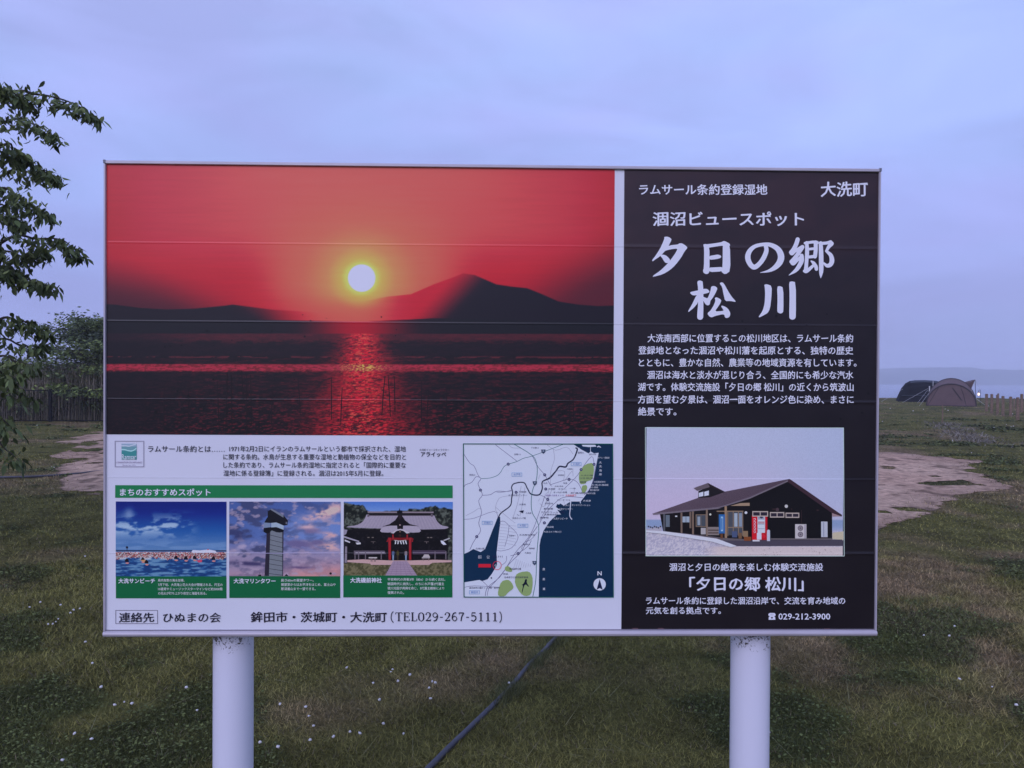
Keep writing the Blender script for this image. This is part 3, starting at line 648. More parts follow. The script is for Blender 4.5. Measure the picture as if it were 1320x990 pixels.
for x in (300, 350, 1000, 1035): a.rect(x, 432, x+24, 444, (104, 98, 112))
for x in (340, 965): a.rect(x, 484, x+54, 490, (96, 90, 106)); a.rect(x+24, 490, x+32, 508, (96, 90, 106))
a.build('picture_detail')['kind'] = 'stuff'

# ---- green bars, logo, frames
a = Art(layer=.0012); G = (22, 92, 76); G2 = (38, 108, 86)
a.rect(148.4, 626.2, 582.8, 642.4, G2); a.build('caption_band')
for q in ((149, 743.6, 291.2, 771.8), (294.9, 743.2, 437.6, 771.2), (441.6, 742.2, 582, 770.4)):
    a = Art(layer=.0012); a.rect(*q, G); a.build('caption_band')
a = Art(layer=.0012)
a.frame(148.5, 787, 202.8, 804.6, .55, (70, 66, 96))
a.build('text_frame')
a = Art(145, 565, 24.75, .0012); a.frame(72, 100, 1008, 940, 26, (132, 130, 172))
a.poly([(290, 190), (770, 190), (770, 700), (290, 700)], (128, 146, 190)); a.rect(290, 280, 770, 420, (96, 132, 164)); a.rect(290, 420, 770, 700, (62, 120, 142))
a.stroke([(290, 265, 30), (420, 262, 30), (530, 275, 30), (640, 240, 28), (770, 200, 24)], (170, 176, 218), cap=False)
a.stroke([(290, 375, 34), (400, 385, 34), (500, 415, 36), (600, 425, 36), (690, 395, 32), (770, 330, 28)], (142, 182, 210), cap=False)
a.build('wetland_logo')

# ---- lettering
def text_mesh(body, bold=0.0):
    cu = bpy.data.curves.new('t', 'FONT'); cu.body = body; cu.size = 1; cu.resolution_u = 2; cu.offset = bold
    ob = bpy.data.objects.new('t', cu); COL.objects.link(ob)
    dg = bpy.context.evaluated_depsgraph_get(); me = bpy.data.meshes.new_from_object(ob.evaluated_get(dg))
    n = len(me.vertices); v = np.zeros(n*3); me.vertices.foreach_get('co', v); v = v.reshape(-1, 3)
    fs = [tuple(p.vertices) for p in me.polygons]
    bpy.data.objects.remove(ob); bpy.data.curves.remove(cu); bpy.data.meshes.remove(me)
    return v, fs
LET = {}
def write(part, body, x0, y0, x1, y1, col, bold=.012, slant=0.0, layer=.0020):
    """set one printed line so that its ink fills the photograph's box x0..x1, y0..y1"""
    v, fs = text_mesh(body, 0.0)
    if not len(v): return
    if bold > .004:            # heavier weight: the same outline overprinted a hair to each side
        n0 = len(v); sh = [(-bold, 0), (bold, 0), (0, bold*.6), (0, -bold*.6)]
        if bold > .015: sh = [(-bold, 0), (bold, 0), (-bold*.5, bold*.7), (bold*.5, -bold*.7), (0, 0)]
        vv = []; ff = []
        for k_, (a_, b_) in enumerate(sh): vv.append(v+np.array([a_, b_, k_*1e-4])); ff += [tuple(i+k_*n0 for i in f) for f in fs]
        v, fs = np.concatenate(vv), ff; dz_ = np.repeat(np.arange(len(sh)), n0)*1.5e-5
    else: dz_ = 0
    lo, hi = v.min(0), v.max(0); u = (v[:, 0]-lo[0])/(hi[0]-lo[0]); t = (v[:, 1]-lo[1])/(hi[1]-lo[1])
    if slant:                  # brush hand: strokes rise to the right inside each character
        n = len(body); k = u*n; t = t+slant*((k-np.floor(k))-.5)
    X_, Z_ = Pv(x0+(x1-x0)*u, y1+(y0-y1)*t)
    key = part if part == 'map_lettering' else (part, len(LET)); mb = LET.setdefault(key, MB()); mb.add(np.stack([X_, np.full(len(X_), -layer)-dz_, Z_], 1), fs, ink(col))
WT = (200, 197, 238); BK = (38, 32, 62)
T = 'heading_lettering'
write(T, 'ラムサール条約登録湿地', 824.5, 237.2, 990.2, 251.2, WT, .02, .05)
write(T, '大洗町', 1058.8, 233.8, 1119.8, 253.2, WT, .022, .08)
write(T, '涸沼ビュースポット', 841.8, 272.8, 1037.5, 291.4, WT, .022, .06)
T = 'body_lettering'
for s_, xa_, xb_, yc in (('大洗南西部に位置するこの松川地区は、ラムサール条約', 834.6, 1099.8, 436.1), ('登録地となった涸沼や松川藩を起原とする、独特の歴史', 822.6, 1099.8, 451.8),
                   ('とともに、豊かな自然、農業等の地域資源を有しています。', 823, 1104, 467.5), ('涸沼は海水と淡水が混じり合う、全国的にも希少な汽水', 833.8, 1099.8, 483.4),
                   ('湖です。体験交流施設「夕日の郷 松川」の近くから筑波山', 821.9, 1100, 499.0), ('方面を望む夕景は、涸沼一面をオレンジ色に染め、まさに', 821.9, 1100, 515.0), ('絶景です。', 821.9, 871.5, 530.6)):
    write(T, s_, xa_, yc-5.6, xb_, yc+5.4, WT, .018, .05)
write(T, '涸沼と夕日の絶景を楽しむ体験交流施設', 861.2, 725.7, 1059.6, 736, WT, .018, .05)
write('heading_lettering', '「夕日の郷 松川」', 886.8, 743.2, 1034.4, 761.8, WT, .026, .06)
write(T, 'ラムサール条約に登録した涸沼沿岸で、交流を育み地域の', 831, 769.2, 1087.8, 779, WT, .016, .05)
write(T, '元気を創る拠点です。', 831, 782.2, 927.6, 791.6, WT, .016, .05)
write(T, '029-212-3900', 1001.6, 790.4, 1068.4, 798.4, WT, .018)
a = Art(790, 540, 3.414, .0020)   # telephone sign
a.poly([(678, 858), (684, 853), (704, 853), (710, 858), (709, 866), (701, 866), (700, 861), (688, 861), (687, 866), (679, 866)], WT)
a.poly([(688, 862), (700, 862), (708, 872), (709, 883), (679, 883), (680, 872)], WT); a.disc(694, 874, 4, (36, 30, 44), 10)
a.build('telephone_symbol')
T = 'article_lettering'
write(T, 'ラムサール条約とは……', 190.9, 575.2, 289.6, 583.6, BK, .006)
write(T, '1971年2月2日にイランのラムサールという都市で採択された、湿地', 295.5, 575.3, 522.8, 583, BK, .006)
write(T, 'に関する条約。水鳥が生息する重要な湿地と動植物の保全などを目的と', 287.8, 585.7, 522.8, 593.4, BK, .006)
write(T, 'した条約であり、ラムサール条約湿地に指定されると「国際的に重要な', 287.8, 596.2, 522.8, 603.9, BK, .006)
write(T, '湿地に係る登録簿」に登録される。涸沼は2015年5月に登録。', 287.8, 606.8, 493.6, 614.4, BK, .006)
write(T, '大洗町イメージキャラクター', 540.2, 578.8, 578.4, 581.8, BK, .002); write(T, 'アライッペ', 542, 583.0, 574.6, 589.3, BK, .02)
write(T, 'CONVENTION ON WETLANDS', 150.0, 595.8, 183.2, 597.9, (104, 92, 140), 0); write(T, '(Ramsar, Iran, 1971)', 158, 599.6, 174.8, 601.6, (104, 92, 140), 0)
write(T, 'Ramsar', 157.2, 586.4, 175.8, 593.2, (176, 190, 224), .01)
T = 'caption_lettering'
WG = (206, 212, 228)
write(T, 'まちのおすすめスポット', 154.6, 630.3, 271.4, 640, WG, .022)
write(T, '大洗サンビーチ', 152.4, 746, 199.6, 752.6, WG, .026); write(T, '大洗マリンタワー', 300.6, 746, 354.6, 752.6, WG, .026); write(T, '大洗磯前神社', 450.6, 744.8, 491.2, 751.6, WG, .026)
for s_, xa_, xb_, yc in (('県内有数の海水浴場。', 203.4, 237.4, 748.5), ('7月下旬、大洗海上花火大会が開催される。尺玉の', 203.4, 286.4, 754.1), ('10連発やミュージックスターマインなど約3000発', 203.4, 286.4, 759.6), ('の花火が打ち上がり夜空と海面を彩る。', 203.4, 266, 765.2),
                   ('高さ60mの展望タワー。', 361.6, 403.6, 748.3), ('展望室からは太平洋をはじめ、富士山や', 361.6, 431.8, 753.8), ('那須連山まで一望できる。', 361.6, 406, 759.3),
                   ('平安時代の斉衡3年（856）から続く古社。', 498.6, 572.8, 747.1), ('戦国時代に焼失し、のちに水戸藩2代藩主', 498.6, 571.4, 752.8), ('徳川光圀が再興を命じ、3代藩主綱條により', 498.6, 571.4, 758.4), ('復興された。', 498.6, 519.8, 764.1)):
    write(T, s_, xa_, yc-1.9, xb_, yc+1.9, (196, 206, 216), .008)
T = 'contact_lettering'
write(T, '連絡先', 152.8, 790, 198.2, 802.6, BK, .014, .10); write(T, 'ひぬまの会', 209.6, 790, 284, 802.6, BK, .014, .10)
write(T, '鉾田市・茨城町・大洗町', 322.4, 788.8, 497.4, 802.4, BK, .018, .08)
a = Art(0, 0, 1, .0020)        # telephone number in a light roman face
def seg(pts, w_): a.stroke([(x, y, w_) for x, y in pts], BK, sub=5 if len(pts) > 2 else 1, cap=False)
def digit(ch, x, y, h, wd):
    def m(l): return [(x+u*wd, y+v*h) for u, v in l]
    TH, TN = 1.75, .8
    if ch == '0': a.stroke([(*p, t) for p, t in zip(m([(.5,0),(.14,.18),(.08,.5),(.14,.82),(.5,1),(.86,.82),(.92,.5),(.86,.18),(.5,0)]), (TN,TH*.8,TH,TH*.8,TN,TH*.8,TH,TH*.8,TN))], BK, cap=False)
    if ch == '1': seg(m([(.55,0),(.55,1)]), TH); seg(m([(.22,.14),(.55,.02)]), TN); seg(m([(.2,.98),(.9,.98)]), TN)
    if ch == '2': a.stroke([(*p, t) for p, t in zip(m([(.12,.28),(.2,.08),(.5,0),(.82,.14),(.8,.4),(.5,.68),(.1,.95)]), (TH,TN,TN,TH,TH,TN,TN))], BK, cap=False); seg(m([(.1,.94),(.9,.94)]), TH*.9); seg(m([(.9,.97),(.92,.78)]), TN)
    if ch == '9' or ch == '6':
        l = [(.5,.0),(.15,.15),(.12,.38),(.45,.58),(.8,.42),(.88,.25),(.5,0)]; l2 = [(.88,.28),(.86,.6),(.6,.92),(.2,.98)]
        if ch == '6': l = [(1-u, 1-v) for u, v in l]; l2 = [(1-u, 1-v) for u, v in l2]
        seg(m(l), TN*1.3); seg(m(l2), TH*.85)
    if ch == '7': seg(m([(.1,.04),(.9,.04)]), TH*.8); seg(m([(.9,.04),(.55,.5),(.42,1)]), TH*.8); seg(m([(.1,.02),(.1,.22)]), TN)
    if ch == '5': seg(m([(.2,.03),(.82,.03)]), TH*.8); seg(m([(.2,.03),(.17,.46)]), TN); seg(m([(.17,.44),(.5,.36),(.86,.5),(.86,.78),(.5,1),(.1,.88)]), TH*.8)
    if ch == '-': seg(m([(.15,.55),(.85,.55)]), TH*.7)
    if ch == 'T': seg(m([(.5,0),(.5,1)]), TH); seg(m([(.02,.03),(.98,.03)]), TN); seg(m([(.02,.03),(.02,.22)]), TN); seg(m([(.98,.03),(.98,.22)]), TN); seg(m([(.3,.98),(.7,.98)]), TN)
    if ch == 'E': seg(m([(.2,0),(.2,1)]), TH); seg(m([(.02,.03),(.92,.03)]), TN); seg(m([(.2,.5),(.7,.5)]), TN); seg(m([(.02,.98),(.95,.98)]), TN); seg(m([(.92,.03),(.92,.22)]), TN); seg(m([(.95,.98),(.95,.78)]), TN); seg(m([(.7,.38),(.7,.62)]), TN)
    if ch == 'L': seg(m([(.25,0),(.25,1)]), TH); seg(m([(.05,.02),(.48,.02)]), TN); seg(m([(.05,.98),(.95,.98)]), TN); seg(m([(.95,.98),(.95,.74)]), TN)
    if ch == '(': seg(m([(.8,-.12),(.35,.2),(.3,.8),(.8,1.18)]), TN*1.3)
    if ch == ')': seg(m([(.2,-.12),(.65,.2),(.7,.8),(.2,1.18)]), TN*1.3)
xx = 501.0
for ch in '(TEL029-267-5111)':
    adv = {'(': 7.0, ')': 6.0, 'T': 10.4, 'E': 9.6, 'L': 9.4, '-': 6.6}.get(ch, 9.05)
    digit(ch, xx+.6, 789.6, 11.0, adv-1.7); xx += adv
a.build('telephone_number')

# ---- large brush-written title, cut stroke by stroke
a = Art(835, 300, 11, .0020)
for l in ([(240,58),(285,55),(330,75),(345,100),(300,190),(250,260),(205,310),(165,345),(115,378),(72,410),(65,390),(120,320),(180,225),(215,150),(240,90)],
          [(290,190),(350,175),(430,168),(455,150),(490,150),(540,180),(572,212),(530,260),(480,350),(400,455),(320,530),(220,590),(80,628),(72,615),(180,540),(270,455),(330,385),(400,285),(430,225),(350,232),(280,248),(240,262),(250,210)],
          [(205,308),(260,320),(300,355),(325,390),(300,430),(255,430),(232,400),(210,360),(180,330)],
          [(790,165),(830,158),(880,180),(880,540),(865,580),(830,588),(795,570),(785,540),(800,500),(805,220)],
          [(800,165),(880,160),(1050,135),(1080,115),(1110,122),(1170,155),(1172,190),(1070,190),(1060,182),(880,210),(870,215)],
          [(1070,130),(1110,122),(1170,155),(1178,540),(1100,595),(1040,550),(1065,500)],
          [(875,330),(960,315),(1000,308),(1045,325),(1045,355),(980,375),(875,385)], [(870,495),(960,490),(1070,485),(1070,548),(870,560)]): a.poly(l, WT, 1)
a.ox, a.oy, a.sc = 955, 300, 10.154
for l in ([(325,160,50),(340,230,58),(302,330,62),(242,410,60),(178,450,66),(122,405,66),(95,320,72),(120,240,62),(190,178,50),(300,152,46),(400,160,56),(490,215,72),(530,300,84),(515,380,82),(455,450,64),(370,498,36),(258,522,6)],
          [(750,85,55),(725,160,56),(690,220,52),(655,255,42)], [(645,255,22),(672,275,42),(720,235,42),(810,188,54)], [(812,185,54),(770,250,52),(710,330,52),(662,378,46)],
          [(658,385,30),(690,405,46),(740,360,42),(800,312,46)], [(800,300,56),(798,370,60),(750,460,54),(700,510,38),(630,556,6)],
          [(868,130,46),(872,230,52),(868,330,52)], [(845,135,34),(950,120,38),(1005,128,44)], [(985,125,54),(985,220,52),(975,310,52)], [(880,215,34),(970,205,34)], [(880,318,38),(975,308,42)],
          [(868,310,48),(862,400,48),(855,480,52)], [(835,500,40),(868,500,48),(955,425,36)], [(925,370,20),(955,395,44),(985,440,48),(992,475,46)],
          [(1050,135,52),(1055,300,60),(1055,480,58),(1051,540,42),(1048,592,6)], [(1050,140,40),(1130,132,40),(1180,118,44)], [(1190,140,62),(1150,190,44),(1125,240,36)],
          [(1120,238,30),(1178,290,52),(1196,360,62),(1176,415,56),(1130,430,46),(1092,398,26)]): a.stroke(l, WT)
a.ox, a.oy, a.sc = 880, 355, 8.25
for l in ([(155,65),(185,52),(222,70),(220,440),(210,465),(185,475),(160,465),(152,440),(165,300),(165,130)], [(72,180),(165,160),(230,142),(265,145),(288,170),(280,185),(220,200),(130,215),(100,210)],
          [(150,205),(175,215),(165,290),(120,345),(62,392),(58,380),(100,310)], [(305,118),(340,112),(374,135),(350,190),(320,240),(293,275),(290,310),(265,322),(240,305),(215,260),(215,225),(250,240),(265,245),(285,200),(300,150)],
          [(392,85),(415,72),(440,85),(480,160),(520,225),(565,275),(560,283),(510,272),(452,275),(435,200),(420,120)],
          [(340,240),(365,232),(412,260),(405,290),(380,330),(340,385),(430,378),(435,370),(405,325),(430,322),(480,350),(508,400),(500,440),(475,455),(450,450),(440,410),(350,430),(310,448),(285,440),(260,405),(300,370),(335,310),(350,265)],
          [(868,100),(895,92),(950,112),(945,230),(930,350),(905,400),(860,425),(815,448),(806,440),(850,380),(872,300),(878,200),(875,130)],
          [(1005,120),(1035,112),(1072,130),(1072,380),(1060,400),(1038,406),(1012,395),(1005,375),(1010,250)], [(1132,72),(1160,62),(1205,72),(1205,440),(1190,465),(1165,472),(1140,462),(1132,440),(1138,200)]): a.poly(l, WT, 1)
a.build('title_lettering')

# ---- map
a = Art(590, 560, 6.286, .0012); SEA = (16, 56, 86); LANDC = (176, 180, 224); RD = (92, 90, 136); GN = (46, 96, 112)
a.rect(40, 75, 1255, 1321, LANDC)
a.poly([(930, 78), (1252, 78), (1252, 1318), (648, 1318), (650, 1180), (656, 900), (665, 850), (690, 780), (740, 705), (800, 650), (830, 650), (800, 610), (835, 620), (790, 590), (800, 565), (850, 580), (910, 545), (990, 545), (1015, 515), (1040, 480), (1070, 430), (1100, 350), (1120, 240), (1138, 150), (1100, 155), (1075, 140), (1055, 155), (1000, 125), (975, 110)], SEA)
a.poly([(950, 100), (985, 112), (975, 128), (945, 122)], LANDC); a.poly([(1000, 85), (1110, 85), (1120, 100), (1060, 104), (1010, 98)], LANDC); a.poly([(1125, 100), (1140, 92), (1160, 106), (1150, 108), (1140, 100), (1130, 108)], LANDC)
a.stroke([(910, 540, 8), (906, 600, 7), (902, 660, 6), (920, 690, 8)], LANDC, cap=False); a.stroke([(988, 530, 8), (988, 560, 6)], LANDC, sub=1, cap=False)
a.poly([(318, 672), (338, 668), (340, 720), (328, 800), (318, 880), (308, 960), (312, 1060), (300, 1080), (270, 1130), (235, 1175), (190, 1190), (170, 1180), (45, 1200), (45, 970), (80, 955), (120, 930), (180, 955), (215, 930), (240, 870), (275, 780), (300, 720)], SEA)
a.stroke([(322, 680, 9), (345, 640, 9), (420, 580, 9), (432, 520, 9), (440, 470, 9), (432, 430, 9), (455, 400, 9), (530, 392, 9), (560, 440, 9), (590, 485, 10), (655, 490, 11), (680, 440, 10), (682, 385, 10), (740, 355, 13), (790, 300, 11), (820, 262, 12), (870, 265, 12), (890, 235, 11), (935, 200, 10), (965, 125, 12), (950, 110, 10)], (24, 34, 74))
for pts, w_, c_ in (([(45,160),(95,235),(130,260),(160,330),(185,360)],3.5,RD), ([(185,360),(260,355),(330,325),(370,265),(410,242),(475,222),(530,195),(590,180),(700,140),(850,82)],4,GN), ([(45,430),(60,410),(110,390),(145,345),(185,360),(160,400),(180,450),(195,495),(165,540),(185,610),(185,650),(165,720),(180,780),(150,830),(118,880),(92,935)],4,RD),
                 ([(195,495),(260,490),(310,462),(380,465),(440,458)],4,RD), ([(310,470),(360,470),(430,455)],3,RD), ([(300,84),(480,222)],3.5,RD), ([(455,82),(600,172),(635,240),(640,310),(630,380),(600,460),(590,560),(600,640),(650,740),(640,900),(632,1000),(625,1180),(600,1314)],5,GN),
                 ([(600,175),(650,270),(700,328),(745,410),(760,420)],3.5,RD), ([(745,410),(820,385),(900,362),(960,385),(995,440),(1005,480)],3.5,RD), ([(860,440),(960,340),(1000,280),(1080,180),(1100,230),(1110,260)],3.5,RD), ([(1110,260),(1100,350),(1080,430),(1020,490)],3.5,RD),
                 ([(1010,515),(900,505),(830,520),(780,560),(740,600),(680,680),(650,740)],3.5,RD), ([(665,495),(700,510),(740,560),(700,620),(660,700)],3,RD), ([(45,690),(130,680),(290,625),(322,680)],3,RD), ([(330,710),(370,705),(410,740),(470,800),(480,850),(430,920),(350,945),(310,940)],3,RD), ([(410,740),(400,820),(375,910)],3,RD),
                 ([(640,745),(560,860),(500,960),(410,1050),(330,1160),(235,1240),(215,1310)],4,RD), ([(700,500),(660,620),(600,780),(540,870),(460,960),(380,1090),(300,1190),(245,1250),(230,1310)],3.5,RD), ([(640,790),(590,850),(530,880),(510,930)],3,RD), ([(420,985),(480,965),(560,910),(590,860)],3.5,RD), ([(390,985),(385,1030),(350,1060)],3,RD),
                 ([(45,1240),(130,1228),(330,1240)],3,RD), ([(190,1185),(235,1230)],3,RD), ([(770,120),(780,200),(750,300),(745,410)],2.5,(130,130,170)), ([(720,85),(790,130),(880,105),(930,160)],2.5,(130,130,170)), ([(410,85),(440,110),(500,112)],2.5,(130,130,170)),
                 ([(300,590),(360,640),(460,720)],2.5,(130,130,170)), ([(320,640),(300,600),(330,520),(400,500)],2.5,(130,130,170)), ([(510,420),(480,560),(440,680)],2.5,(130,130,170)), ([(540,430),(520,560),(500,660)],2.5,(130,130,170)),
                 ([(1072,85),(1072,145)],4,LANDC), ([(60,660),(120,630),(170,600),(190,625)],2.5,(130,130,170)), ([(760,440),(700,580),(660,560)],2.5,(130,130,170)), ([(780,300),(860,300),(850,380)],2.5,(130,130,170)), ([(860,380),(920,300),(930,340)],2.5,(130,130,170))):
    a.stroke([(x, y, w_) for x, y in pts], c_, cap=False, sub=3)
for k in range(9):
    y = 730+k*24; a.stroke([(330-k*1.5, y, 2), (400-k*3+k*0, y+6, 2)], (140, 140, 180), sub=1, cap=False); a.stroke([(405-k*3, y+8, 2), (468, y+14+k*2, 2)], (140, 140, 180), sub=1, cap=False) if k < 7 else None
for k in range(8): a.stroke([(440+k*20, 1100-k*4, 1.8), (470+k*16, 1010+k*6, 1.8)], (140, 140, 180), sub=1, cap=False)
for k in range(12): x = 700+random.uniform(-60, 250); y = 420+random.uniform(-150, 190); a.stroke([(x, y, 2), (x+random.uniform(-30, 30), y+random.uniform(20, 50), 2)], (140, 140, 180), sub=1, cap=False)
OL = (122, 142, 112)
a.poly([(1035, 240), (1095, 230), (1100, 300), (1085, 370), (1040, 380), (1030, 400), (985, 405), (975, 350), (985, 290)], OL, 1); a.poly([(1000, 415), (1040, 410), (1045, 440), (1020, 480), (1000, 470)], OL, 1)
a.poly([(375, 1075), (400, 1065), (435, 1090), (430, 1118), (375, 1105)], OL, 1); a.poly([(460, 1140), (500, 1115), (570, 1108), (598, 1150), (600, 1220), (585, 1300), (540, 1312), (500, 1290), (455, 1210)], OL, 1); a.poly([(345, 1190), (400, 1175), (430, 1200), (448, 1245), (400, 1280), (375, 1312), (320, 1312), (318, 1270)], OL, 1)
a.poly([(540, 1170), (555, 1175), (550, 1200), (572, 1235), (560, 1232), (545, 1215), (530, 1225), (515, 1285), (510, 1282), (522, 1222), (508, 1222), (530, 1205)], (22, 34, 66), 1)
for x, y in ((405, 242), (700, 328), (897, 365), (180, 452), (468, 470), (148, 829), (995, 286), (1100, 243), (724, 527), (696, 717), (482, 965), (708, 443)): a.disc(x, y, 12, (58, 62, 104), 12); a.disc(x, y, 5, (128, 132, 176), 8)
for x, y in ((690, 138), (620, 395), (615, 1040)): a.poly([(x-18, y-14), (x+18, y-14), (x+14, y+8), (x, y+20), (x-14, y+8)], (52, 66, 100)); a.rect(x-7, y-8, x+7, y+4, (120, 130, 170))
for x, y in ((475, 326), (233, 717), (522, 740), (128, 1279), (955, 241)): a.frame(x-42, y-15, x+42, y+15, 3, (104, 136, 200)); 
a.poly([(490, 622), (530, 615), (522, 640)], (24, 34, 74)); a.poly([(472, 645), (495, 660), (480, 655)], (24, 34, 74)); a.poly([(800, 585), (825, 560), (850, 575), (830, 590)], SEA); a.disc(265, 1163, 6, (40, 40, 80), 8)
a.rect(162, 1050, 262, 1078, (176, 42, 72)); a.stroke([(312+34*math.cos(t), 1062+34*math.sin(t), 4) for t in np.linspace(0, 6.283, 20)], (190, 60, 90), sub=1, cap=False)
a.disc(1141, 1214, 50, (176, 180, 224), 28); a.poly([(1141, 1172), (1166, 1258), (1141, 1244), (1116, 1258)], (26, 38, 80))
a.frame(40, 75, 1255, 1321, 7, (24, 84, 92))
mp_ = a.build('area_map'); mp_['kind'] = 'stuff'
def mw(s_, x0, y, x1, h, col, bold=.004): write('map_lettering', s_, 590+x0/6.286, 560+(y-h/2)/6.286, 590+x1/6.286, 560+(y+h/2)/6.286, col, bold, layer=.0024)
DK = (50, 48, 92); LW = (178, 186, 222)
mw('N', 1124, 1125, 1158, 34, LW, .02)
for s_, x0, y, x1, h, c_ in (('水戸市', 448, 326, 505, 18, (72, 110, 190)), ('茨城町', 205, 717, 262, 18, (72, 110, 190)), ('大洗町', 494, 740, 550, 18, (72, 110, 190)), ('鉾田市', 100, 1279, 158, 18, (72, 110, 190)), ('大洗町', 928, 241, 985, 18, (72, 110, 190)),
        ('下大野小', 590, 110, 655, 14, DK), ('稲荷第一小', 455, 163, 508, 14, DK), ('長岡小', 90, 330, 140, 14, DK), ('大洗鹿島線', 490, 466, 550, 14, DK), ('水戸大洗インター', 404, 494, 556, 16, DK), ('大貫池', 492, 568, 546, 14, DK), ('大洗キャンプ場', 438, 679, 545, 16, DK), ('大洗高', 545, 638, 590, 12, DK),
        ('常澄中', 410, 822, 452, 12, DK), ('大洗南中学校', 492, 815, 622, 14, DK), ('夏海小', 522, 891, 580, 14, DK), ('海岸線', 570, 924, 616, 14, DK), ('大貫台', 536, 960, 586, 14, DK), ('夏海湖畔公園', 410, 1090, 505, 16, DK), ('日本原子力研究開発機構', 372, 1158, 562, 16, DK), ('涸沼自然公園キャンプ場・直売所', 85, 1243, 335, 16, DK), ('箕輪', 360, 1131, 400, 12, DK),
        ('広浦公園', 140, 926, 208, 14, DK), ('大洗港', 1010, 538, 1072, 16, LW), ('大洗シーサイドステーション', 850, 574, 1068, 16, LW), ('大洗マリンタワー', 815, 605, 928, 16, LW), ('大洗サンビーチ', 770, 683, 885, 18, LW), ('海水浴場', 712, 751, 770, 16, LW), ('大洗ゴルフ場入口', 690, 789, 832, 14, LW),
        ('ホテル・旅館街', 1130, 190, 1225, 16, LW), ('大洗磯前神社', 1100, 385, 1192, 15, LW), ('大洗水族館', 1075, 410, 1215, 15, LW), ('観光案内所', 1068, 452, 1140, 15, LW), ('公園', 1060, 430, 1130, 12, LW), ('海浜公園', 1040, 478, 1108, 14, LW), ('祝町小学校', 1060, 162, 1118, 14, DK), ('那珂川', 970, 150, 1018, 16, DK), ('港中央', 1020, 125, 1062, 14, DK), ('大洗公園', 990, 333, 1090, 12, DK), ('ゴルフ場・幕末と明治の博物館', 980, 356, 1140, 16, DK), ('博物館', 985, 387, 1035, 16, DK),
        ('大洗駅前', 880, 281, 925, 12, DK), ('役場前', 808, 331, 855, 12, DK), ('桜道', 850, 395, 882, 12, DK), ('中央', 690, 396, 722, 12, DK), ('大洗小学校', 780, 421, 850, 12, DK), ('大洗駅', 728, 443, 785, 16, DK), ('役場・文化センター', 812, 443, 868, 14, DK), ('一中', 900, 438, 950, 12, DK), ('まいわい市場', 772, 470, 880, 14, DK), ('町漁協前', 912, 475, 1040, 14, DK), ('涸沼川', 700, 495, 850, 12, (110, 90, 160)), ('大洗鳥居下', 868, 495, 955, 16, (190, 50, 80)), ('フェリーターミナル', 800, 532, 905, 14, DK), ('大洗文化', 700, 560, 768, 14, DK), ('若見屋', 690, 603, 768, 14, DK), ('アクアワールド前', 668, 632, 858, 16, DK), ('大貫商店街', 695, 650, 800, 14, DK), ('健康館', 660, 675, 730, 14, DK), ('現在地', 172, 1064, 252, 16, (214, 190, 220)), ('夕日', 290, 1064, 335, 24, (214, 190, 220)),
        ('涸沼', 158, 994, 186, 26, LW), ('公', 228, 994, 252, 26, LW), ('松川', 275, 990, 355, 16, DK), ('鹿', 680, 1092, 700, 20, LW), ('島', 680, 1172, 700, 20, LW), ('灘', 680, 1252, 700, 20, LW), ('大', 1140, 228, 1162, 20, LW), ('洗', 1140, 260, 1162, 20, LW), ('海', 1140, 293, 1162, 20, LW), ('岸', 1140, 325, 1162, 20, LW)):
    mw(s_, x0, y, x1, h, c_)
for nm, mb in LET.items():
    mb.fixn = False
    o = mb.build(nm if isinstance(nm, str) else 'text_line', M['print'], mp_ if nm == 'map_lettering' else board)
    if nm == 'map_lettering': o['kind'] = 'stuff'

# ---- frame, caps, posts
def rail(name, prof, a0, a1, axis_, m_=None):
    """extrude an outline (y, t) along x or z"""
    mb = MB(); n = len(prof)
    vs = [((a0 if e == 0 else a1), y, t) if axis_ == 'x' else (t, y, (a0 if e == 0 else a1)) for e in (0, 1) for y, t in prof]
    mb.add(vs, [tuple(range(n)), tuple(range(2*n-1, n-1, -1))]+[(j, (j+1) % n, n+(j+1) % n, n+j) for j in range(n)])
    return mb.build(name, m_ or M['frame'], board)
zt = BZ+BH; zb_ = BZ
rail('frame_rail', [(-.006, zt-.0095), (-.008, zt-.008), (-.008, zt-.002), (-.006, zt), (.034, zt), (.034, zt-.0095)], -BW/2, BW/2, 'x')
rail('frame_rail', [(-.006, zb_+.0165), (-.010, zb_+.0135), (-.0115, zb_+.009), (-.010, zb_+.0035), (-.005, zb_), (.034, zb_), (.034, zb_+.0165)], -BW/2, BW/2, 'x')
for s in (-1, 1):
    rail('frame_rail', [(-.0055, s*(BW/2-.0050)), (-.0078, s*(BW/2-.004)), (-.0078, s*(BW/2-.001)), (-.006, s*BW/2+s*.0006), (.0335, s*BW/2+s*.0006), (.0335, s*(BW/2-.005))], zb_+.0168, zt-.0098, 'z')
    zc = zt-.0035; mb = MB(); x0 = s*(BW/2+.0009); x1 = s*(BW/2-.005); mb.box(min(x0, x1), max(x0, x1), -.0092, .035, zc-.0045, zc+.0045); mb.build('corner_cap', M['cap'], board)
mb = MB(); mb.box(-BW/2+.006, BW/2-.006, -.0032, -.0004, BZ+.0166, BZ+.0192); mb.build('gap_shadow_strip', M['gap_shadow'], board)  # dark strip paints the shadow line of the gap above the rail
pm = mat('white_painted_pipe', (.74, .74, .78), .35, .5)
n_ = pm.node_tree; b_ = n_.nodes['Principled BSDF']; tcn = n_.nodes.new('ShaderNodeTexCoord')
f1 = nnode(n_, tcn.outputs['Object'], 130, 5, .75, .5); f2 = nnode(n_, tcn.outputs['Object'], 18, 4, .7, .8)
sp_ = n_.nodes.new('ShaderNodeSeparateXYZ'); n_.links.new(tcn.outputs['Object'], sp_.inputs[0])
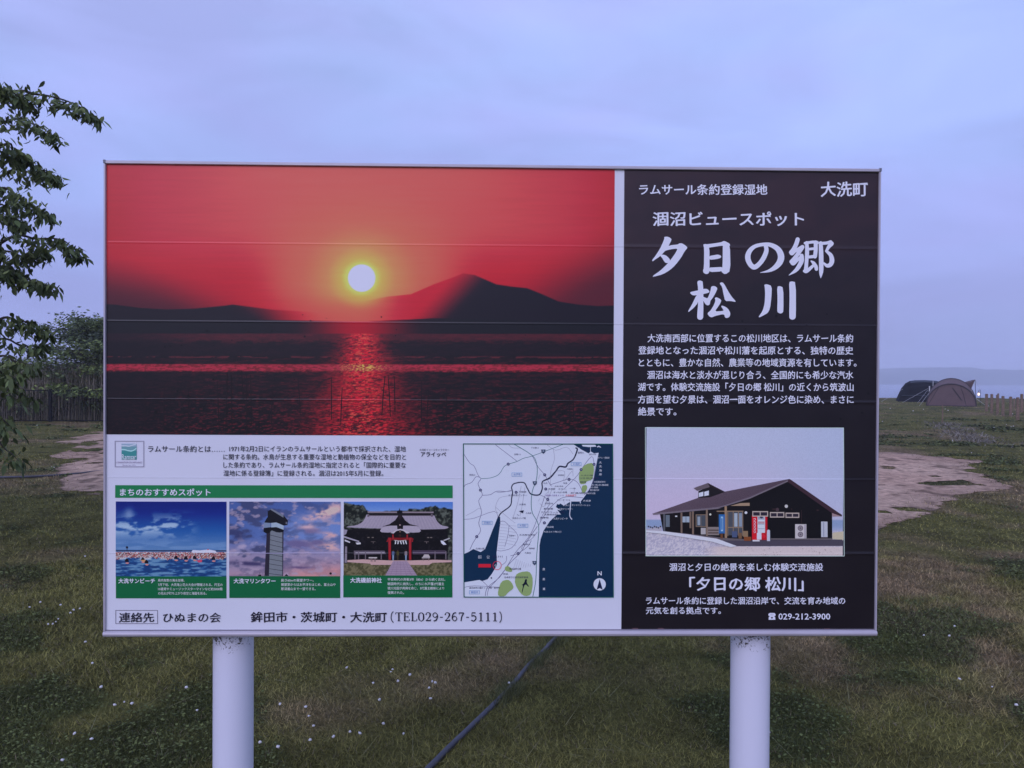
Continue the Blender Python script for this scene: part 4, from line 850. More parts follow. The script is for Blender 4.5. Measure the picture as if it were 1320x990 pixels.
fall = n_.nodes.new('ShaderNodeMapRange'); fall.inputs[1].default_value = .70; fall.inputs[2].default_value = .812; fall.inputs[3].default_value = -.22; fall.inputs[4].default_value = .13
n_.links.new(sp_.outputs['Z'], fall.inputs[0])
ad = n_.nodes.new('ShaderNodeMath'); ad.operation = 'ADD'; n_.links.new(f1, ad.inputs[0]); n_.links.new(fall.outputs[0], ad.inputs[1])
ad2 = n_.nodes.new('ShaderNodeMath'); ad2.operation = 'MULTIPLY_ADD'; n_.links.new(f2, ad2.inputs[0]); ad2.inputs[1].default_value = .55; n_.links.new(ad.outputs[0], ad2.inputs[2])
rp = n_.nodes.new('ShaderNodeMapRange'); rp.inputs[1].default_value = .835; rp.inputs[2].default_value = .885; n_.links.new(ad2.outputs[0], rp.inputs[0])
mx = n_.nodes.new('ShaderNodeMix'); mx.data_type = 'RGBA'; n_.links.new(rp.outputs[0], mx.inputs[0]); mx.inputs[6].default_value = (.74, .74, .79, 1); mx.inputs[7].default_value = (.06, .05, .035, 1)
n_.links.new(mx.outputs[2], b_.inputs['Base Color'])
for px in (300.8, 966.5):
    c = at(px, 905, .0935); mb = MB(); r = .0572
    mb.tube([(c[0], .0935, z) for z in (-.3, .0, .4, .8, 1.2, 1.6, zt-.06)], r, 40); mb.fixn = True
    o = mb.build('post', pm, board, smooth=False)
    me = o.data; me.polygons.foreach_set('use_smooth', [len(p.vertices) == 4 for p in me.polygons])
    for z in (BZ+.25, BZ+1.0):
        mb = MB(); mb.box(c[0]-.075, c[0]+.075, .0285, .036, z-.02, z+.02); mb.build('clamp', M['frame'], board)

# ------------------------------------------------------------------ grass
def blades(x, y, h, wd, col, lean, seg2):
    n = len(x); z = gz(x, y); az = rng.uniform(0, 2*math.pi, n); la = rng.uniform(0, 2*math.pi, n)
    dx, dy = np.cos(az)*wd/2, np.sin(az)*wd/2; lx, ly = np.cos(la)*lean*h, np.sin(la)*lean*h
    b0 = np.stack([x-dx, y-dy, z-.005], 1); b1 = np.stack([x+dx, y+dy, z-.005], 1)
    tip = np.stack([x+lx, y+ly, z+h*np.sqrt(np.clip(1-.6*lean**2, .1, 1))], 1)
    if seg2:
        m0 = np.stack([x-dx*.8+lx*.3, y-dy*.8+ly*.3, z+h*.62], 1); m1 = np.stack([x+dx*.8+lx*.3, y+dy*.8+ly*.3, z+h*.62], 1)
        V = np.stack([b0, b1, m0, m1, tip], 1).reshape(-1, 3); o = (np.arange(n)*5)[:, None]
        F = np.concatenate([o+[0, 1, 3], o+[0, 3, 2], o+[2, 3, 4]]); C = np.repeat(col, 5, 0)
    else:
        V = np.stack([b0, b1, tip], 1).reshape(-1, 3); o = (np.arange(n)*3)[:, None]; F = o+[0, 1, 2]; C = np.repeat(col, 3, 0)
    return V, F, C
def scatter(n, r0, r1, power, amax=47):
    u = rng.random(n); e = 2-power; r = (r0**e+u*(r1**e-r0**e))**(1/e); t = np.radians(rng.uniform(-amax, amax, n)+rng.normal(0, 5, n))
    return r*np.sin(t)+.03*r, r*np.cos(t)-2.2, r
parts = []
for n, r0, r1, pw, seg2 in ((560000, 2.5, 7.5, 1.0, False), (260000, 7, 18, 1.25, False), (170000, 17, 62, 1.5, False)):
    x, y, r = scatter(n, r0, r1, pw)
    d = dirtmask(x, y); ok = (d < rng.exponential(.16, n)-.05) | ((rng.random(n) < .05*sstep(.4, .6, fbm(x*2.1, y*2.1, 3, 49)))) | ((fbm(x*1.3+5, y*1.3, 4, 41) > .655) & (d < 2.5)) | (fbm(x*1.3+5, y*1.3, 4, 41) > .73)
    ok &= gz(x, y) > -1
    x, y, r = x[ok], y[ok], r[ok]; n = len(x)
    c = turf_colour(x, y); cv = clover(x, y)
    j = rng.random(n); c = c*(.42+1.15*j**1.3)[:, None]
    straw = rng.random(n) < .05+.09*dry(x, y); c[straw] = np.array([.19, .155, .10])*(.6+.6*rng.random(straw.sum()))[:, None]
    h = (.012+.020*rng.random(n))*(1+.25*(r/10)**.5)*(.6+.8*fbm(x*1.1, y*1.1, 3, 77))
    tall = rng.random(n) < .004; h[tall] *= 2.2
    wd = np.maximum(.0024, .0010*r)*(.8+.5*rng.random(n))
    parts.append(blades(x, y, h, wd, c, rng.uniform(.5, 2.0, n), seg2))
# weeds and clods in the bare soil, long stray stalks, tufts leaning over the hose
cx = rng.uniform(dx0, dx1, 2600); cy = rng.uniform(dy0, dy1, 2600); ok = (dirtmask(cx, cy) > .1) & (fbm(cx*.7, cy*.7, 3, 57) > .42); cx, cy = cx[ok], cy[ok]
m_ = 16; sp_r = .03+.16*rng.random(len(cx))**3
x = np.repeat(cx, m_)+rng.normal(0, 1, len(cx)*m_)*np.repeat(sp_r, m_)*1.6; y = np.repeat(cy, m_)+rng.normal(0, 1, len(cx)*m_)*np.repeat(sp_r, m_); n = len(x)
c = np.where(rng.random(n)[:, None] < .5, np.array([.10, .075, .055]), np.array([.09, .10, .045]))*(.5+.8*rng.random(n))[:, None]
parts.append(blades(x, y, .012+.030*rng.random(n), np.maximum(.008, .0011*np.hypot(x, y+2.2)), c, rng.uniform(.8, 2.2, n), False))
x, y, r = scatter(900, 2.6, 9, 1.0); ok = dirtmask(x, y) < 0; x, y = x[ok], y[ok]; n = len(x)
parts.append(blades(x, y, .07+.10*rng.random(n), np.full(n, .0028), np.array([.30, .29, .15])*(.5+.6*rng.random(n))[:, None], rng.uniform(.6, 2.2, n), False))
ha, hb = gnd(545, 1010), gnd(735, 805); t = rng.random(9000); den = fbm(t*9, t*0, 3, 59); ok = den+rng.normal(0, .05, 9000) > .47; t = t[ok]; n = len(t)
x = ha[0]+(hb[0]-ha[0])*t+rng.normal(0, .028, n); y = ha[1]+(hb[1]-ha[1])*t-.03+rng.normal(0, .035, n)
parts.append(blades(x, y, .025+.04*rng.random(n), np.full(n, .0032), np.array([.14, .15, .065])*(.35+1.1*rng.random(n))[:, None], rng.uniform(.3, 1.4, n), False))
off = 0; Vs = []; Fs = []; Cs = []
for V, F, C in parts: Vs.append(V); Fs.append(F+off); Cs.append(C); off += len(V)
o = link('lawn_grass', npmesh('lawn_grass', np.concatenate(Vs), np.concatenate(Fs), np.concatenate(Cs)), M['grass'])
tag(o, 'short mown olive green lawn grass with dry brown patches all around the board', 'grass', kind='stuff')

# clover: small round leaves in dark drifts
x, y, r = scatter(330000, 2.6, 34, 1.15); cv = clover(x, y); ok = (cv > rng.random(len(x))*1.0+.05) & (dirtmask(x, y) < .1); x, y, r = x[ok], y[ok], r[ok]; n = len(x)
s = np.maximum(.0062, .0013*r)*(.7+.6*rng.random(n)); z = gz(x, y)+.012+.020*rng.random(n); t = rng.uniform(0, 6.28, n); a1, a2 = rng.uniform(-.45, .45, n), rng.uniform(-.45, .45, n)
pts = []
for k in range(4):
    q = t+k*math.pi/2; cx, cy = np.cos(q)*s, np.sin(q)*s; pts.append(np.stack([x+cx, y+cy, z+cx*a1+cy*a2], 1))
V = np.stack(pts, 1).reshape(-1, 3); F = (np.arange(n)*4)[:, None]+[0, 1, 2, 3]
c = np.array([.092, .108, .036])*(.25+1.3*rng.random(n))[:, None]
o = link('clover_leaves', npmesh('clover_leaves', V, F, np.repeat(c, 4, 0)), M['grass'])
tag(o, 'dark green clover leaves growing in drifts through the lawn', 'clover', kind='stuff')
ico = [(0,0,1)]+[(.89*math.cos(k*1.2566), .89*math.sin(k*1.2566), .45) for k in range(5)]+[(.89*math.cos(k*1.2566+.63), .89*math.sin(k*1.2566+.63), -.45) for k in range(5)]+[(0,0,-1)]
icf = [(0,1+k,1+(k+1)%5) for k in range(5)]+[(1+k,6+k,1+(k+1)%5) for k in range(5)]+[(1+(k+1)%5,6+k,6+(k+1)%5) for k in range(5)]+[(11,6+(k+1)%5,6+k) for k in range(5)]
x, y, r = scatter(5200, 2.8, 45, 1.3); ok = (clover(x, y) > .25) & (fbm(x*.5, y*.5, 3, 88) > .42) & (dirtmask(x, y) < 0); x, y, r = x[ok], y[ok], r[ok]
sel = rng.random(len(x)) < .13+.2*sstep(8, 16, r); x, y, r = x[sel], y[sel], r[sel]
fx = [gnd(*p) for p in ((504,881),(506,878),(528,888),(513,891),(481,897),(489,920),(494,948),(557,895),(561,898),(553,907),(447,876.5),(464,961),(451,959),(430,969),(358,985),(335,979.5),(404,954.5),(400,970),(394,929),(398,941),(361,926),(650,833),(656,899),(520,964),(555,917),
      (75,813),(72,815),(68,818),(119,875),(96,962),(118,976),(160,925),(170,925),(148,928),(130,905),(240,905),(52,793),(38,797),(78,795),(95,798),(103,798),(91,802),(62,819),(110,840),(254,932))]
x = np.concatenate([x, [q[0] for q in fx]]); y = np.concatenate([y, [q[1] for q in fx]]); r = np.hypot(x, y+2.2); n = len(x)
sz = np.maximum(.0070, .00062*r)*(.7+.5*rng.random(n)); z = gz(x, y)+.055+.02*rng.random(n)
V = (np.array(ico)[None]*sz[:, None, None]*np.array([1, 1, .8])+np.stack([x, y, z], 1)[:, None]).reshape(-1, 3)
V += rng.normal(0, .0012, V.shape)
F = ((np.arange(n)*12)[:, None, None]+np.array(icf)[None]).reshape(-1, 3)
o = link('clover_flowers', npmesh('clover_flowers', V, F), M['petal']); tag(o, 'small white clover flower heads dotted over the dark green drifts', 'flowers', kind='stuff')

# raked dry weeds on the far grass
mb_n = 1300; t = rng.random(mb_n); p0, p1 = gnd(1212, 545), gnd(1268, 573)
x = p0[0]+(p1[0]-p0[0])*t+rng.normal(0, .22, mb_n); y = p0[1]+(p1[1]-p0[1])*t+rng.normal(0, .5, mb_n)
c = np.array([.22, .20, .16])*(.5+.7*rng.random(mb_n))[:, None]
V, F, C = blades(x, y, .04+.12*rng.random(mb_n), .022+.018*rng.random(mb_n), c, rng.uniform(.7, 1.5, mb_n), False)
o = link('raked_weeds', npmesh('raked_weeds', V, F, C), M['reed']); tag(o, 'pale dry raked weeds lying in a streak on the far grass below the tents', 'dry weeds', kind='stuff')

# ------------------------------------------------------------------ hoses on the ground
def hose(name, pts, rad, label):
    zm = float(np.mean([gz(p[0], p[1]) for p in pts[1:-2]])); pts = [np.array((p[0], p[1], zm+p[2])) for p in pts]; q = []
    for i in range(len(pts)-1):
        a_, b_, c_, d_ = pts[max(i-1, 0)], pts[i], pts[i+1], pts[min(i+2, len(pts)-1)]
        for j in range(8):
            t = j/8; q.append(.5*((2*b_)+(-a_+c_)*t+(2*a_-5*b_+4*c_-d_)*t*t+(-a_+3*b_-3*c_+d_)*t**3))
    q.append(pts[-1]); mb = MB(); mb.tube(q, rad, 10); return tag(mb.build(name, M['hose'], smooth=True), label, 'hose')
q0, q1 = gnd(558, 989), gnd(720, 821); g0 = [q0+(q1-q0)*t+np.array([o_, 0, 0]) for t, o_ in ((-.7, .0), (0, 0), (.2, .006), (.4, .012), (.55, .008), (.7, -.004), (.85, .003), (1, 0), (1.8, .02), (2.8, .1))]
hose('ground_hose', [(p[0], p[1], h_) for p, h_ in zip(g0, (.010, .011, .009, .007, .007, .007, .009, .009, .006, .0))], .0125, 'grey plastic hose running through the grass between the two board posts')
g1 = [gnd(*p) for p in ((-60, 618), (20, 617), (60, 615.5), (100, 612.5), (135, 609), (220, 606), (400, 612))]
hose('ground_hose', [(p[0], p[1], .012) for p in g1], .017, 'dark hose lying across the bare soil left of the board')

# ------------------------------------------------------------------ leaf helpers
LEAF = np.array([(0, 0, 0), (.15, -.20, .03), (.19, -.52, .0), (0, -1.0, -.14), (-.19, -.52, .0), (-.15, -.20, .03), (0, -.5, -.05)])
LEAFF = np.array([(0, 1, 6), (1, 2, 6), (2, 3, 6), (3, 4, 6), (4, 5, 6), (5, 0, 6)])
def leaf_cloud(pos, size, down, c0, c1, full=True):
    """leaves hanging from pos; down = how strongly they droop"""
    n = len(pos); a_ = rng.uniform(0, 2*math.pi, n); dr = rng.normal(down, .35, n)
    d = np.stack([np.cos(a_), np.sin(a_), -dr], 1); d /= np.linalg.norm(d, axis=1)[:, None]
    s_ = np.cross(d, rng.normal(0, 1, (n, 3))); s_ /= np.linalg.norm(s_, axis=1)[:, None]; u_ = np.cross(s_, d)
    lf, ff = (LEAF, LEAFF) if full else (LEAF[[0, 2, 3, 4]], np.array([(0, 1, 2), (0, 2, 3)]))
    V = pos[:, None]+size[:, None, None]*(lf[None, :, 0:1]*s_[:, None]-lf[None, :, 1:2]*d[:, None]+lf[None, :, 2:3]*u_[:, None])
    F = (np.arange(n)*len(lf))[:, None, None]+ff[None]
    t = rng.random(n)[:, None]; C = (np.array(c0)*(1-t)+np.array(c1)*t)
    return V.reshape(-1, 3), F.reshape(-1, 3), np.repeat(C, len(lf), 0)

# near tree at the left edge of the lawn
NY = 4.6
near = thing('leafy_tree', (-6.6, NY, 0), 'nearest leafy tree with drooping pointed leaves at the left edge', 'tree')
def loc(p, th): return np.array(p)-np.array(th.location)
trunk = [(-6.6, NY, -.1), (-6.55, NY, 1.0), (-6.45, NY+.05, 2.0), (-6.4, NY, 3.0), (-6.3, NY, 4.3)]
mb = MB(); mb.tube([loc(p, near) for p in trunk], [.14, .12, .10, .07, .02], 12); mb.build('trunk', M['bark'], near, smooth=True)
sprays = [((-120, 235), (0, 128), (50, 122), (96, 134), (119, 150)), ((-120, 250), (0, 160), (42, 160), (70, 176)), ((-110, 260), (-20, 130), (10, 118), (30, 128)), ((-110, 280), (0, 190), (18, 196), (34, 204)),
          ((-120, 340), (0, 228), (40, 222), (60, 220), (75, 232)), ((-110, 350), (-10, 248), (28, 258), (60, 276)), ((-110, 370), (-10, 268), (14, 280), (26, 288)),
          ((-120, 430), (0, 314), (48, 308), (82, 310), (100, 330)), ((-120, 420), (-10, 330), (30, 330), (60, 322)), ((-110, 450), (-10, 348), (35, 360), (66, 370)), ((-110, 440), (-15, 345), (5, 350), (22, 352)),
          ((-120, 520), (-10, 418), (22, 414), (44, 418), (60, 432)), ((-120, 510), (-10, 440), (28, 446), (52, 446)), ((-110, 520), (-10, 462), (20, 466), (40, 470)), ((-110, 520), (-20, 480), (5, 482), (20, 488)),
          ((-110, 560), (-15, 500), (14, 502), (36, 512)), ((-110, 620), (-20, 540), (2, 540), (18, 556)), ((-110, 650), (-20, 570), (8, 580), (24, 594))]
for k in range(16):            # the rest of the crown, beyond the picture's edge
    y0 = random.uniform(40, 620); x0 = random.uniform(-330, -110); sprays.append(((-310, y0+60), (x0-40, y0+12), (x0, y0), (x0+60, y0+18)))
for k in range(26):            # and its far side, all round the trunk
    a_ = math.radians(random.uniform(75, 285)); R_ = random.uniform(1.2, 2.3); z_ = random.uniform(1.1, 4.3)
    sprays.append(tuple(np.array((math.cos(a_)*R_*f, math.sin(a_)*R_*f, z_+h_)) for f, h_ in ((.25, -.1), (.6, .12), (.85, .1), (1.0, -.08))))
bigV = []; bigF = []; bigC = []; off = 0; hero = []
for i, sp in enumerate(sprays):
    dep = NY+random.uniform(-.7, .7)
    pts = [np.array(p) for p in sp] if i >= 34 else [loc(at(px, py, NY*.6+dep*.4 if j == 0 else dep+random.uniform(-.12, .12)), near) for j, (px, py) in enumerate(sp)]
    root = np.array((.12, 0, min(pts[0][2]-.5, 3.9))); P4 = [root]+pts; q = []
    for j in range(len(P4)-1):
        a_, b_, c_, d_ = P4[max(j-1, 0)], P4[j], P4[j+1], P4[min(j+2, len(P4)-1)]
        for k in range(7):
            t = k/7; q.append(.5*((2*b_)+(-a_+c_)*t+(2*a_-5*b_+4*c_-d_)*t*t+(-a_+3*b_-3*c_+d_)*t**3))
    q.append(P4[-1]); mb = MB(); mb.tube(q, [max(.003, .022*(1-j/len(q))) for j in range(len(q))], 6); br = mb.build('branch', M['bark'], near, smooth=True)
    q = np.array(q[8:]); n = (260 if i < 12 else 120 if i < 15 else 80) if i < 18 else 200
    t = rng.random(n)**.8*(len(q)-1.01); k = t.astype(int); base = q[k]+(q[k+1]-q[k])*(t-k)[:, None]
    side = rng.normal(0, 1, (n, 3))*np.array([.065, .20, .035]); taper = (1-.65*(t/len(q)))[:, None]
    pos = base+side*taper+np.array([0, 0, .01]); pos[:, 2] -= np.abs(rng.normal(0, .07, n))*taper[:, 0]
    size = .056+.042*rng.random(n)
    if i < 18:
        o_ = np.argsort(-t)[:16]; hero += [(br, pos[j], size[j]*1.15) for j in o_]; kp = np.ones(n, bool); kp[o_] = False; pos, size = pos[kp], size[kp]
    V, F, C = leaf_cloud(pos, size, 1.15, (.045, .062, .022), (.150, .185, .060)); bigV.append(V); bigF.append(F+off); bigC.append(C); off += len(V)
o = link('foliage', npmesh('foliage', np.concatenate(bigV), np.concatenate(bigF), np.concatenate(bigC)), M['leafv'], near); o['kind'] = 'stuff'
lms = []
for k in range(5):
    g_ = np.array([.085, .115, .040])*(.6+.28*k); lms.append(npmesh('leaf', LEAF, LEAFF, np.tile(g_, (7, 1)))); lms[-1].materials.append(M['leafv'])
for br, p, s_ in hero:
    o = bpy.data.objects.new('leaf', random.choice(lms)); COL.objects.link(o); o.parent = br; o.location = p; o.scale = (s_*1.1,)*3
    o.rotation_euler = (random.uniform(.5, 1.35), random.uniform(-.4, .4), random.uniform(0, 6.28))

# small tree by the fence
c = gnd(129, 541); TX, TY = c[0], c[1]
st_ = thing('spreading_tree', (TX, TY, float(gz(TX, TY))), 'small spreading dark tree in front of the fence behind the board', 'tree')
mb = MB(); mb.tube([(0, 0, -.1), (.05, 0, .7), (-.05, .05, 1.5), (.1, 0, 2.6), (.05, 0, 3.5)], [.13, .10, .08, .05, .01], 10); mb.build('trunk', M['bark'], st_, smooth=True)
Vs, Fs, Cs, off = [], [], [], 0
for k in range(95):
    a_ = random.uniform(0, 6.28); z0 = random.uniform(.35, 3.35); Rr = 2.55*math.sqrt(max(.02, 1-((z0-1.55)/1.95)**2))*random.uniform(.45, 1.05)
    tip = np.array([math.cos(a_)*Rr, math.sin(a_)*Rr, z0+random.uniform(.05, .4)]); rt = np.array([0, 0, z0*.8+.25]); mid = (tip+rt)/2+np.array([0, 0, .18])
    mb = MB(); mb.tube([rt, mid, tip], [.028, .016, .004], 5); mb.build('limb', M['bark'], st_)
    n = 300; t = rng.random(n)**.6; base = rt*(1-t)[:, None]**2+2*mid*(t*(1-t))[:, None]+tip*(t**2)[:, None]
    pos = base+rng.normal(0, 1, (n, 3))*np.array([.26, .26, .08]); pos[:, 2] -= .05; pos[:, 2] = np.maximum(pos[:, 2], .3)
    tone = random.uniform(.55, 1.35)
    V, F, C = leaf_cloud(pos, .11+.07*rng.random(n), .35, (.045*tone, .068*tone, .025), (.17*tone, .22*tone, .075), False); Vs.append(V); Fs.append(F+off); Cs.append(C); off += len(V)
o = link('foliage', npmesh('foliage', np.concatenate(Vs), np.concatenate(Fs), np.concatenate(Cs)), M['leafv'], st_); o['kind'] = 'stuff'

# ------------------------------------------------------------------ fence and reeds
f0 = gnd(-40, 544.5); FY = f0[1]; FZ = float(at(65, 503.5, FY)[2]); fz0 = .04
fence = thing('metal_fence', (-14, FY, 0), 'low black metal fence of thin vertical bars in front of the reeds', 'fence')
xL, xR = -24.6, -6.6; px0 = at(65, 520, FY)[0]
xsn = [px0+k*2.2 for k in range(-4, 8) if xL < px0+k*2.2 < xR]
pmesh = None
for x in xsn:
    if pmesh is None:
        mb = MB(); mb.box(-.035, .035, -.035, .035, -.05, FZ+.06); o = mb.build('post', M['iron'], fence); pmesh = o.data
    else: o = link('post', pmesh, None, fence)
    o.location = (x+14, 0, 0)
for z in (fz0+.03, FZ):
    mb = MB(); mb.box(xL+14, xR+14, -.015, .015, z-.016, z+.016); mb.build('rail', M['iron'], fence)
mb = MB(); mb.box(-.006, .006, -.006, .006, fz0+.046, FZ-.017); bar0 = mb.build('bar', M['iron'], fence); bar0.location = (xL+14+.06, 0, 0)
x = xL+.18
while x < xR:
    b = bar0.copy(); COL.objects.link(b); b.location = (x+14, 0, 0); x += .12
n = 15000; x = rng.uniform(-27, -5, n); y = FY+.5+rng.random(n)**1.3*9; hh = (1.45+.45*fbm(x*.6, y*.3, 3, 99)+.65*rng.random(n)**1.5)
t = rng.random(n)[:, None]; c = (np.array([.50, .42, .32])*(1-t)+np.array([.14, .15, .08])*t)*(.4+.7*rng.random(n))[:, None]
V, F, C = blades(x, y, hh, .009+.010*rng.random(n), c, np.abs(rng.normal(0, .12, n)), True)
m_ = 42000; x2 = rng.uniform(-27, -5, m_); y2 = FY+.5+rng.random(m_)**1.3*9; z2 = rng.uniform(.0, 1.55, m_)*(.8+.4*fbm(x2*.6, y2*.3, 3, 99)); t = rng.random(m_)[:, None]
c2 = (np.array([.10, .115, .055])*(1-t)+np.array([.34, .29, .20])*t)*(.12+.38*rng.random(m_)+.38*z2)[:, None]  # shade inside the reeds painted in: blades darker towards the ground
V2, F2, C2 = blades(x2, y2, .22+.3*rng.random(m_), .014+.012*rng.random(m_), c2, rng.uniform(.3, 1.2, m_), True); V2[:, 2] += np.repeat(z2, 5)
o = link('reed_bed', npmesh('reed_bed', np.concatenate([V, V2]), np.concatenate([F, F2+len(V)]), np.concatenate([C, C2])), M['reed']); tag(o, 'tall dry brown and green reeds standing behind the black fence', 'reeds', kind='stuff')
# ------------------------------------------------------------------ wooden posts at the right
pv = [(1271.5, 507.7, 530.3, 'thick'), (1278.3, 508.0, 532.5, 't'), (1285.0, 509.0, 534.2, 'n'), (1286.6, 507.2, 532.8, 'n'), (1292.7, 510.4, 535.3, 't'), (1302.6, 511.2, 537.0, 't'), (1311.7, 512.2, 541.0, 't'), (1317.0, 507.8, 530.6, 'thick'), (1307.2, 513.2, 527.0, 's'), (1326, 513.5, 545, 't'), (1340, 514.5, 549, 't')]
plab = ['short brown wooden post in the grass, leftmost of the row right of the tents', 'brown wooden post, second from the left in the row right of the tents', 'brown wooden post, third from the left in the row, with a slim one close behind',
        'slim wooden post close behind the third post of the row', 'brown wooden post in the middle of the row, left of the widest gap', 'brown wooden post standing just right of the widest gap in the row', 'pale brown wooden post standing nearest the camera in the row by the lake',
        'dark brown wooden post at the right edge of the photo', 'tiny distant stake seen low between two posts near the right edge', 'wooden post just beyond the right edge of the photo', 'wooden post farthest beyond the right edge of the photo']
for (px, pt, pb, k), lb in zip(pv, plab):
    b = gnd(px, pb); tp = at(px, pt, b[1]); z0 = float(gz(b[0], b[1])); h = tp[2]-z0; r = {'thick': .070, 't': .062, 'n': .040, 's': .038}[k]
    mb = MB(); n = 10; mb.tube([(0, 0, -.15), (.004, 0, h*.5), (0, .004, h-.03)], [r*1.03, r, r*.97], n, cap=False)
    t0 = thing('wooden_post', (b[0], b[1], z0), lb, 'post', 'wooden posts in a curved row by the lake'); mb.build('shaft', M['wood'], t0, smooth=True)
    mb = MB(); mb.tube([(0, 0, h-.034), (0, 0, h-.012), (0, 0, h)], [r*.99, r*.97, r*.72], n); mb.build('cap', M['wood'], t0)
b = gnd(1214.6, 545); tp = at(1214.6, 522.8, b[1]); t0 = MB(); t0.tube([(0, 0, -.1), (.01, 0, tp[2]*.5), (0, 0, tp[2])], [.022, .021, .018], 7)
tag(t0.build('garden_stake', M['wood'], loc=(b[0], b[1], float(gz(b[0], b[1])))), 'thin lone wooden stake in front of the tan tent', 'stake')

# ------------------------------------------------------------------ tents
def arch(hw, h, y, n=18, pw=2.0, z0=0.0):
    r = []
    for k in range(n+1):
        t = math.pi*k/n; cx, sx = math.cos(t), math.sin(t)
        r.append((-hw*math.copysign(abs(cx)**(2/pw*1.0), cx), y, z0+h*abs(sx)**(2/pw*.92)))
    return r
def loft(rings):
    mb = MB(); n = len(rings[0]); vs = [p for r in rings for p in r]
    mb.add(vs, [(i*n+k, i*n+k+1, (i+1)*n+k+1, (i+1)*n+k) for i in range(len(rings)-1) for k in range(n-1)]); return mb
b = gnd(1226, 523.3); D = b[1]; th = math.atan2(b[0]-CPOS[0], D-CPOS[1]); hw = 33.3/FPX*(D-CPOS[1])*math.cos(th); hh = at(1226, 488, D)[2]
tz = float(gz(b[0], D)); hh -= tz; hf = at(1226, 494.8, D)[2]-tz
tent = thing('dome_tent', (b[0], D, tz), 'tan rounded dome tent with an awning, in front of the darker tent', 'tent', rz=-th)
def tl(p, t_=None):
    t_ = t_ or tent; return Matrix.Rotation(-t_.rotation_euler[2], 3, 'Z') @ (Vector(p)-t_.location)
R0 = arch(hw*.985, hf, 0.0); R1 = arch(hw*.995, hh, 1.1); R2 = arch(hw*.97, hh*.97, 2.4); R3 = arch(hw*.8, hh*.75, 3.6); R4 = arch(hw*.5, hh*.2, 4.3)
mb = MB(); mb.add([(0, .0, 0)]+R0, [(0, k, k+1) for k in range(1, len(R0))]); mb.build('front_panel', M['tan'], tent)
mb = loft([R0, R1]); mb.build('porch_roof', M['tan2'] if False else M['tan'], tent, smooth=True)
loft([R1, R2, R3, R4]).build('body', M['tan'], tent, smooth=True)
mb = MB(); mb.tube([(x, y-.02, z) for x, y, z in R0], .035, 6); mb.build('pole_sleeve', M['tan2'], tent)
mb = MB(); mb.tube([(x*1.003, y, z+.01) for x, y, z in R1], .03, 6); mb.build('pole_sleeve', M['tan2'], tent)
mb = MB(); mb.box(-hw, hw, -.05, .0, .0, .05); mb.build('ground_skirt', M['tan2'], tent)
for pts in ([(-hw*.93, 0.04), (-hw*.7, .62), (-hw*.5, hf*.84)], [(hw*.60, .04), (hw*.48, .7), (hw*.36, hf*.90)], [(hw*.40, .35), (hw*.2, .75), (0.03, hf*.84)], [(hw*.44, .34), (hw*.25, .72), (.1, hf*.80)]):
    mb = MB(); mb.tube([(x, -.012, z) for x, z in pts], .014, 4); mb.build('seam', M['tan2'], tent)
# awning and its pole
pA = tuple(tl(at(1257, 489.3, D+.2)))
mb = MB(); mb.add([(hw*.55, 1.15, hh*.86), (hw*.80, 1.15, hh*.62), pA, (hw*.5, 2.6, hh*.86), (pA[0]-.15, pA[1]+.9, pA[2]-.03), ((hw*.6+pA[0])/2, (1.1+pA[1])/2, pA[2]-.16)], [(0, 5, 3), (5, 4, 3), (5, 2, 4), (0, 1, 5), (1, 2, 5)])
mb.fixn = False; mb.build('awning', M['tan'], tent)
mb = MB(); mb.tube([(pA[0]+.05, pA[1], 0), pA], .015, 6); mb.build('awning_pole', M['iron'], tent)
for q0, q1 in ((pA, (pA[0]+.7, .2, 0)), (pA, (pA[0]-.45, .4, 0)), ((hw*.95, 1.1, .5), (hw+.55, .6, 0)), ((-hw*.9, 0, .75), (-hw-.35, -.6, 0))):
    mb = MB(); mb.tube([q0, q1], .008, 4); mb.build('guy_rope', M['rope'], tent)
# dark tent behind
b2 = gnd(1180, 517.6); D2 = b2[1]; xl = at(1157.6, 517, D2)[0]; xr = at(1214, 517, D2)[0]; tz2 = float(gz(b2[0], D2)); H2 = at(1185, 490.2, D2+1.3)[2]-tz2
t2 = thing('tunnel_tent', (xl, D2, tz2), 'dark navy tunnel tent with a grey roof, half behind the tan dome tent', 'tent', rz=-.42)
Wd = (xr-xl)*.93
def sect(x, h, dep=1.35): return [(x+dx_, yy, zz) for (yy, zz, dx_) in [(0, 0, 0), (.03, h*.35, 0), (.12, h*.7, 0), (.32, h*.9, 0), (.7, h*.985, 0), (dep, h, 0), (2*dep-.7, h*.985, 0), (2*dep-.3, h*.88, 0), (2*dep, 0, 0)]]
secs = [(0, .04), (.15, .46), (.38, .95), (.68, H2*.86), (.95, H2*.95), (1.35, H2*.99), (Wd*.6, H2), (Wd*.85, H2*.97), (Wd, H2*.9)]
mb = loft([sect(x*Wd/3.4 if x < 1.5 else x, h) for x, h in secs]); mb.add(sect(Wd, H2*.9), [tuple(range(9))]); mb.build('body', M['navy'], t2, smooth=True)
rs = [(x*Wd/3.4 if x < 1.5 else x, h) for x, h in secs[4:]]
mb = loft([[(x, yy-.01, zz+.02) for (x, yy, zz) in sect(x, h)[3:8]] for x, h in rs]); mb.build('roof_cover', M['slate'], t2, smooth=True)
px_ = (at(1195.6, 500, D2)[0]-xl)*.93
mb = MB(); mb.box(px_-.03, px_+.04, -.05, -.02, .05, H2*.74); mb.build('door_flap', M['rope'], t2)
mb = MB(); mb.tube([(px_+.2, -.25, 0), (px_+.2, -.25, H2*.98)], .02, 6); mb.build('pole', M['rope'], t2)
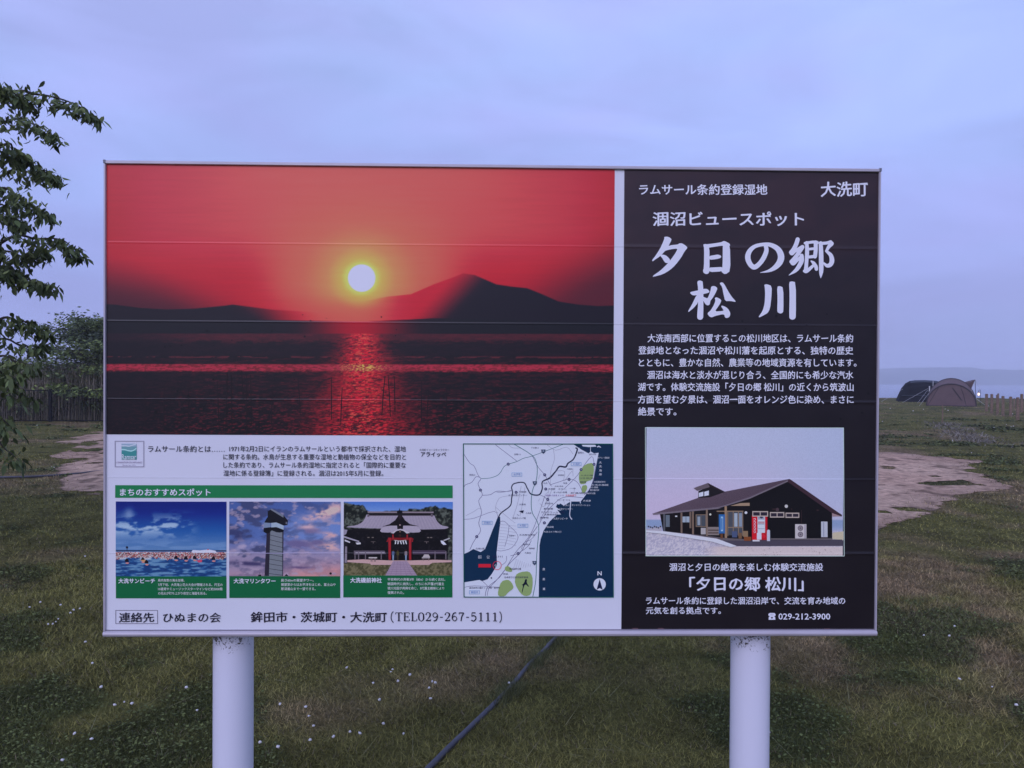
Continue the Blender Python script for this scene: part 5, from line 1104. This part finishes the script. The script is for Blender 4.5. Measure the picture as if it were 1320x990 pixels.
for q0, q1 in (((px_-.1, -.05, .95), (px_-1.9, -3.0, 0)), ((px_-.1, -.05, .85), (px_-1.1, -4.2, 0)), ((.3, .1, .9), (-1.1, -.6, 0))):
    mb = MB(); mb.tube([q0, q1], .007, 4); mb.build('guy_rope', M['rope'], t2)
mb = MB(); mb.tube([(.22, -.03, .45), (Wd*.5, -.05, .48), (Wd*.6, -.04, .45)], .02, 4); mb.build('seam', M['slate'], t2)
# small lit lantern on a thin stand
em = bpy.data.materials.new('lantern_glow'); em.use_nodes = True; eb = em.node_tree.nodes['Principled BSDF']; eb.inputs['Emission Color'].default_value = (1, .72, .5, 1); eb.inputs['Emission Strength'].default_value = 1.0; eb.inputs['Base Color'].default_value = (.8, .6, .5, 1)
lb_ = gnd(1263.6, 522); lp = at(1261.6, 508, lb_[1]); sp0 = at(1263.6, 502.5, lb_[1]); lan = thing('camping_lantern', (lb_[0], lb_[1], 0), 'small lit camping lantern hanging on a thin stand right of the tan tent', 'lantern')
def rel(p): return (p[0]-lb_[0], p[1]-lb_[1], p[2])
mb = MB(); mb.tube([(0, 0, 0), rel(sp0)], .012, 6); mb.tube([rel(sp0), (rel(lp)[0], 0, sp0[2]-.02)], .008, 5); mb.build('stand', M['iron'], lan)
mb = MB(); q = rel(lp); mb.tube([(q[0], 0, q[2]-.09), (q[0], 0, q[2]-.05), (q[0], 0, q[2]+.05), (q[0], 0, q[2]+.08)], [.03, .055, .055, .03], 10); mb.build('lamp_shade', em, lan)
mb = MB(); mb.tube([(q[0], 0, q[2]+.08), (q[0], 0, q[2]+.12), (q[0], 0, sp0[2]-.02)], [.05, .02, .006], 8); mb.build('cap', M['iron'], lan)

# ------------------------------------------------------------------ evening haze over the lake
hzm = bpy.data.materials.new('haze'); hzm.use_nodes = True; hn = hzm.node_tree; hn.nodes.clear()
ho = hn.nodes.new('ShaderNodeOutputMaterial'); pv_ = hn.nodes.new('ShaderNodeVolumePrincipled'); hn.links.new(pv_.outputs[0], ho.inputs['Volume'])
pv_.inputs['Color'].default_value = (.96, .97, 1.0, 1); pv_.inputs['Density'].default_value = .00105; pv_.inputs['Anisotropy'].default_value = .1
mb = MB(); mb.box(-3100, 3100, -1600, 3300, -11, 30); o = mb.build('haze', hzm); tag(o, 'thin blue evening haze over lawn and lake', 'haze', kind='stuff')
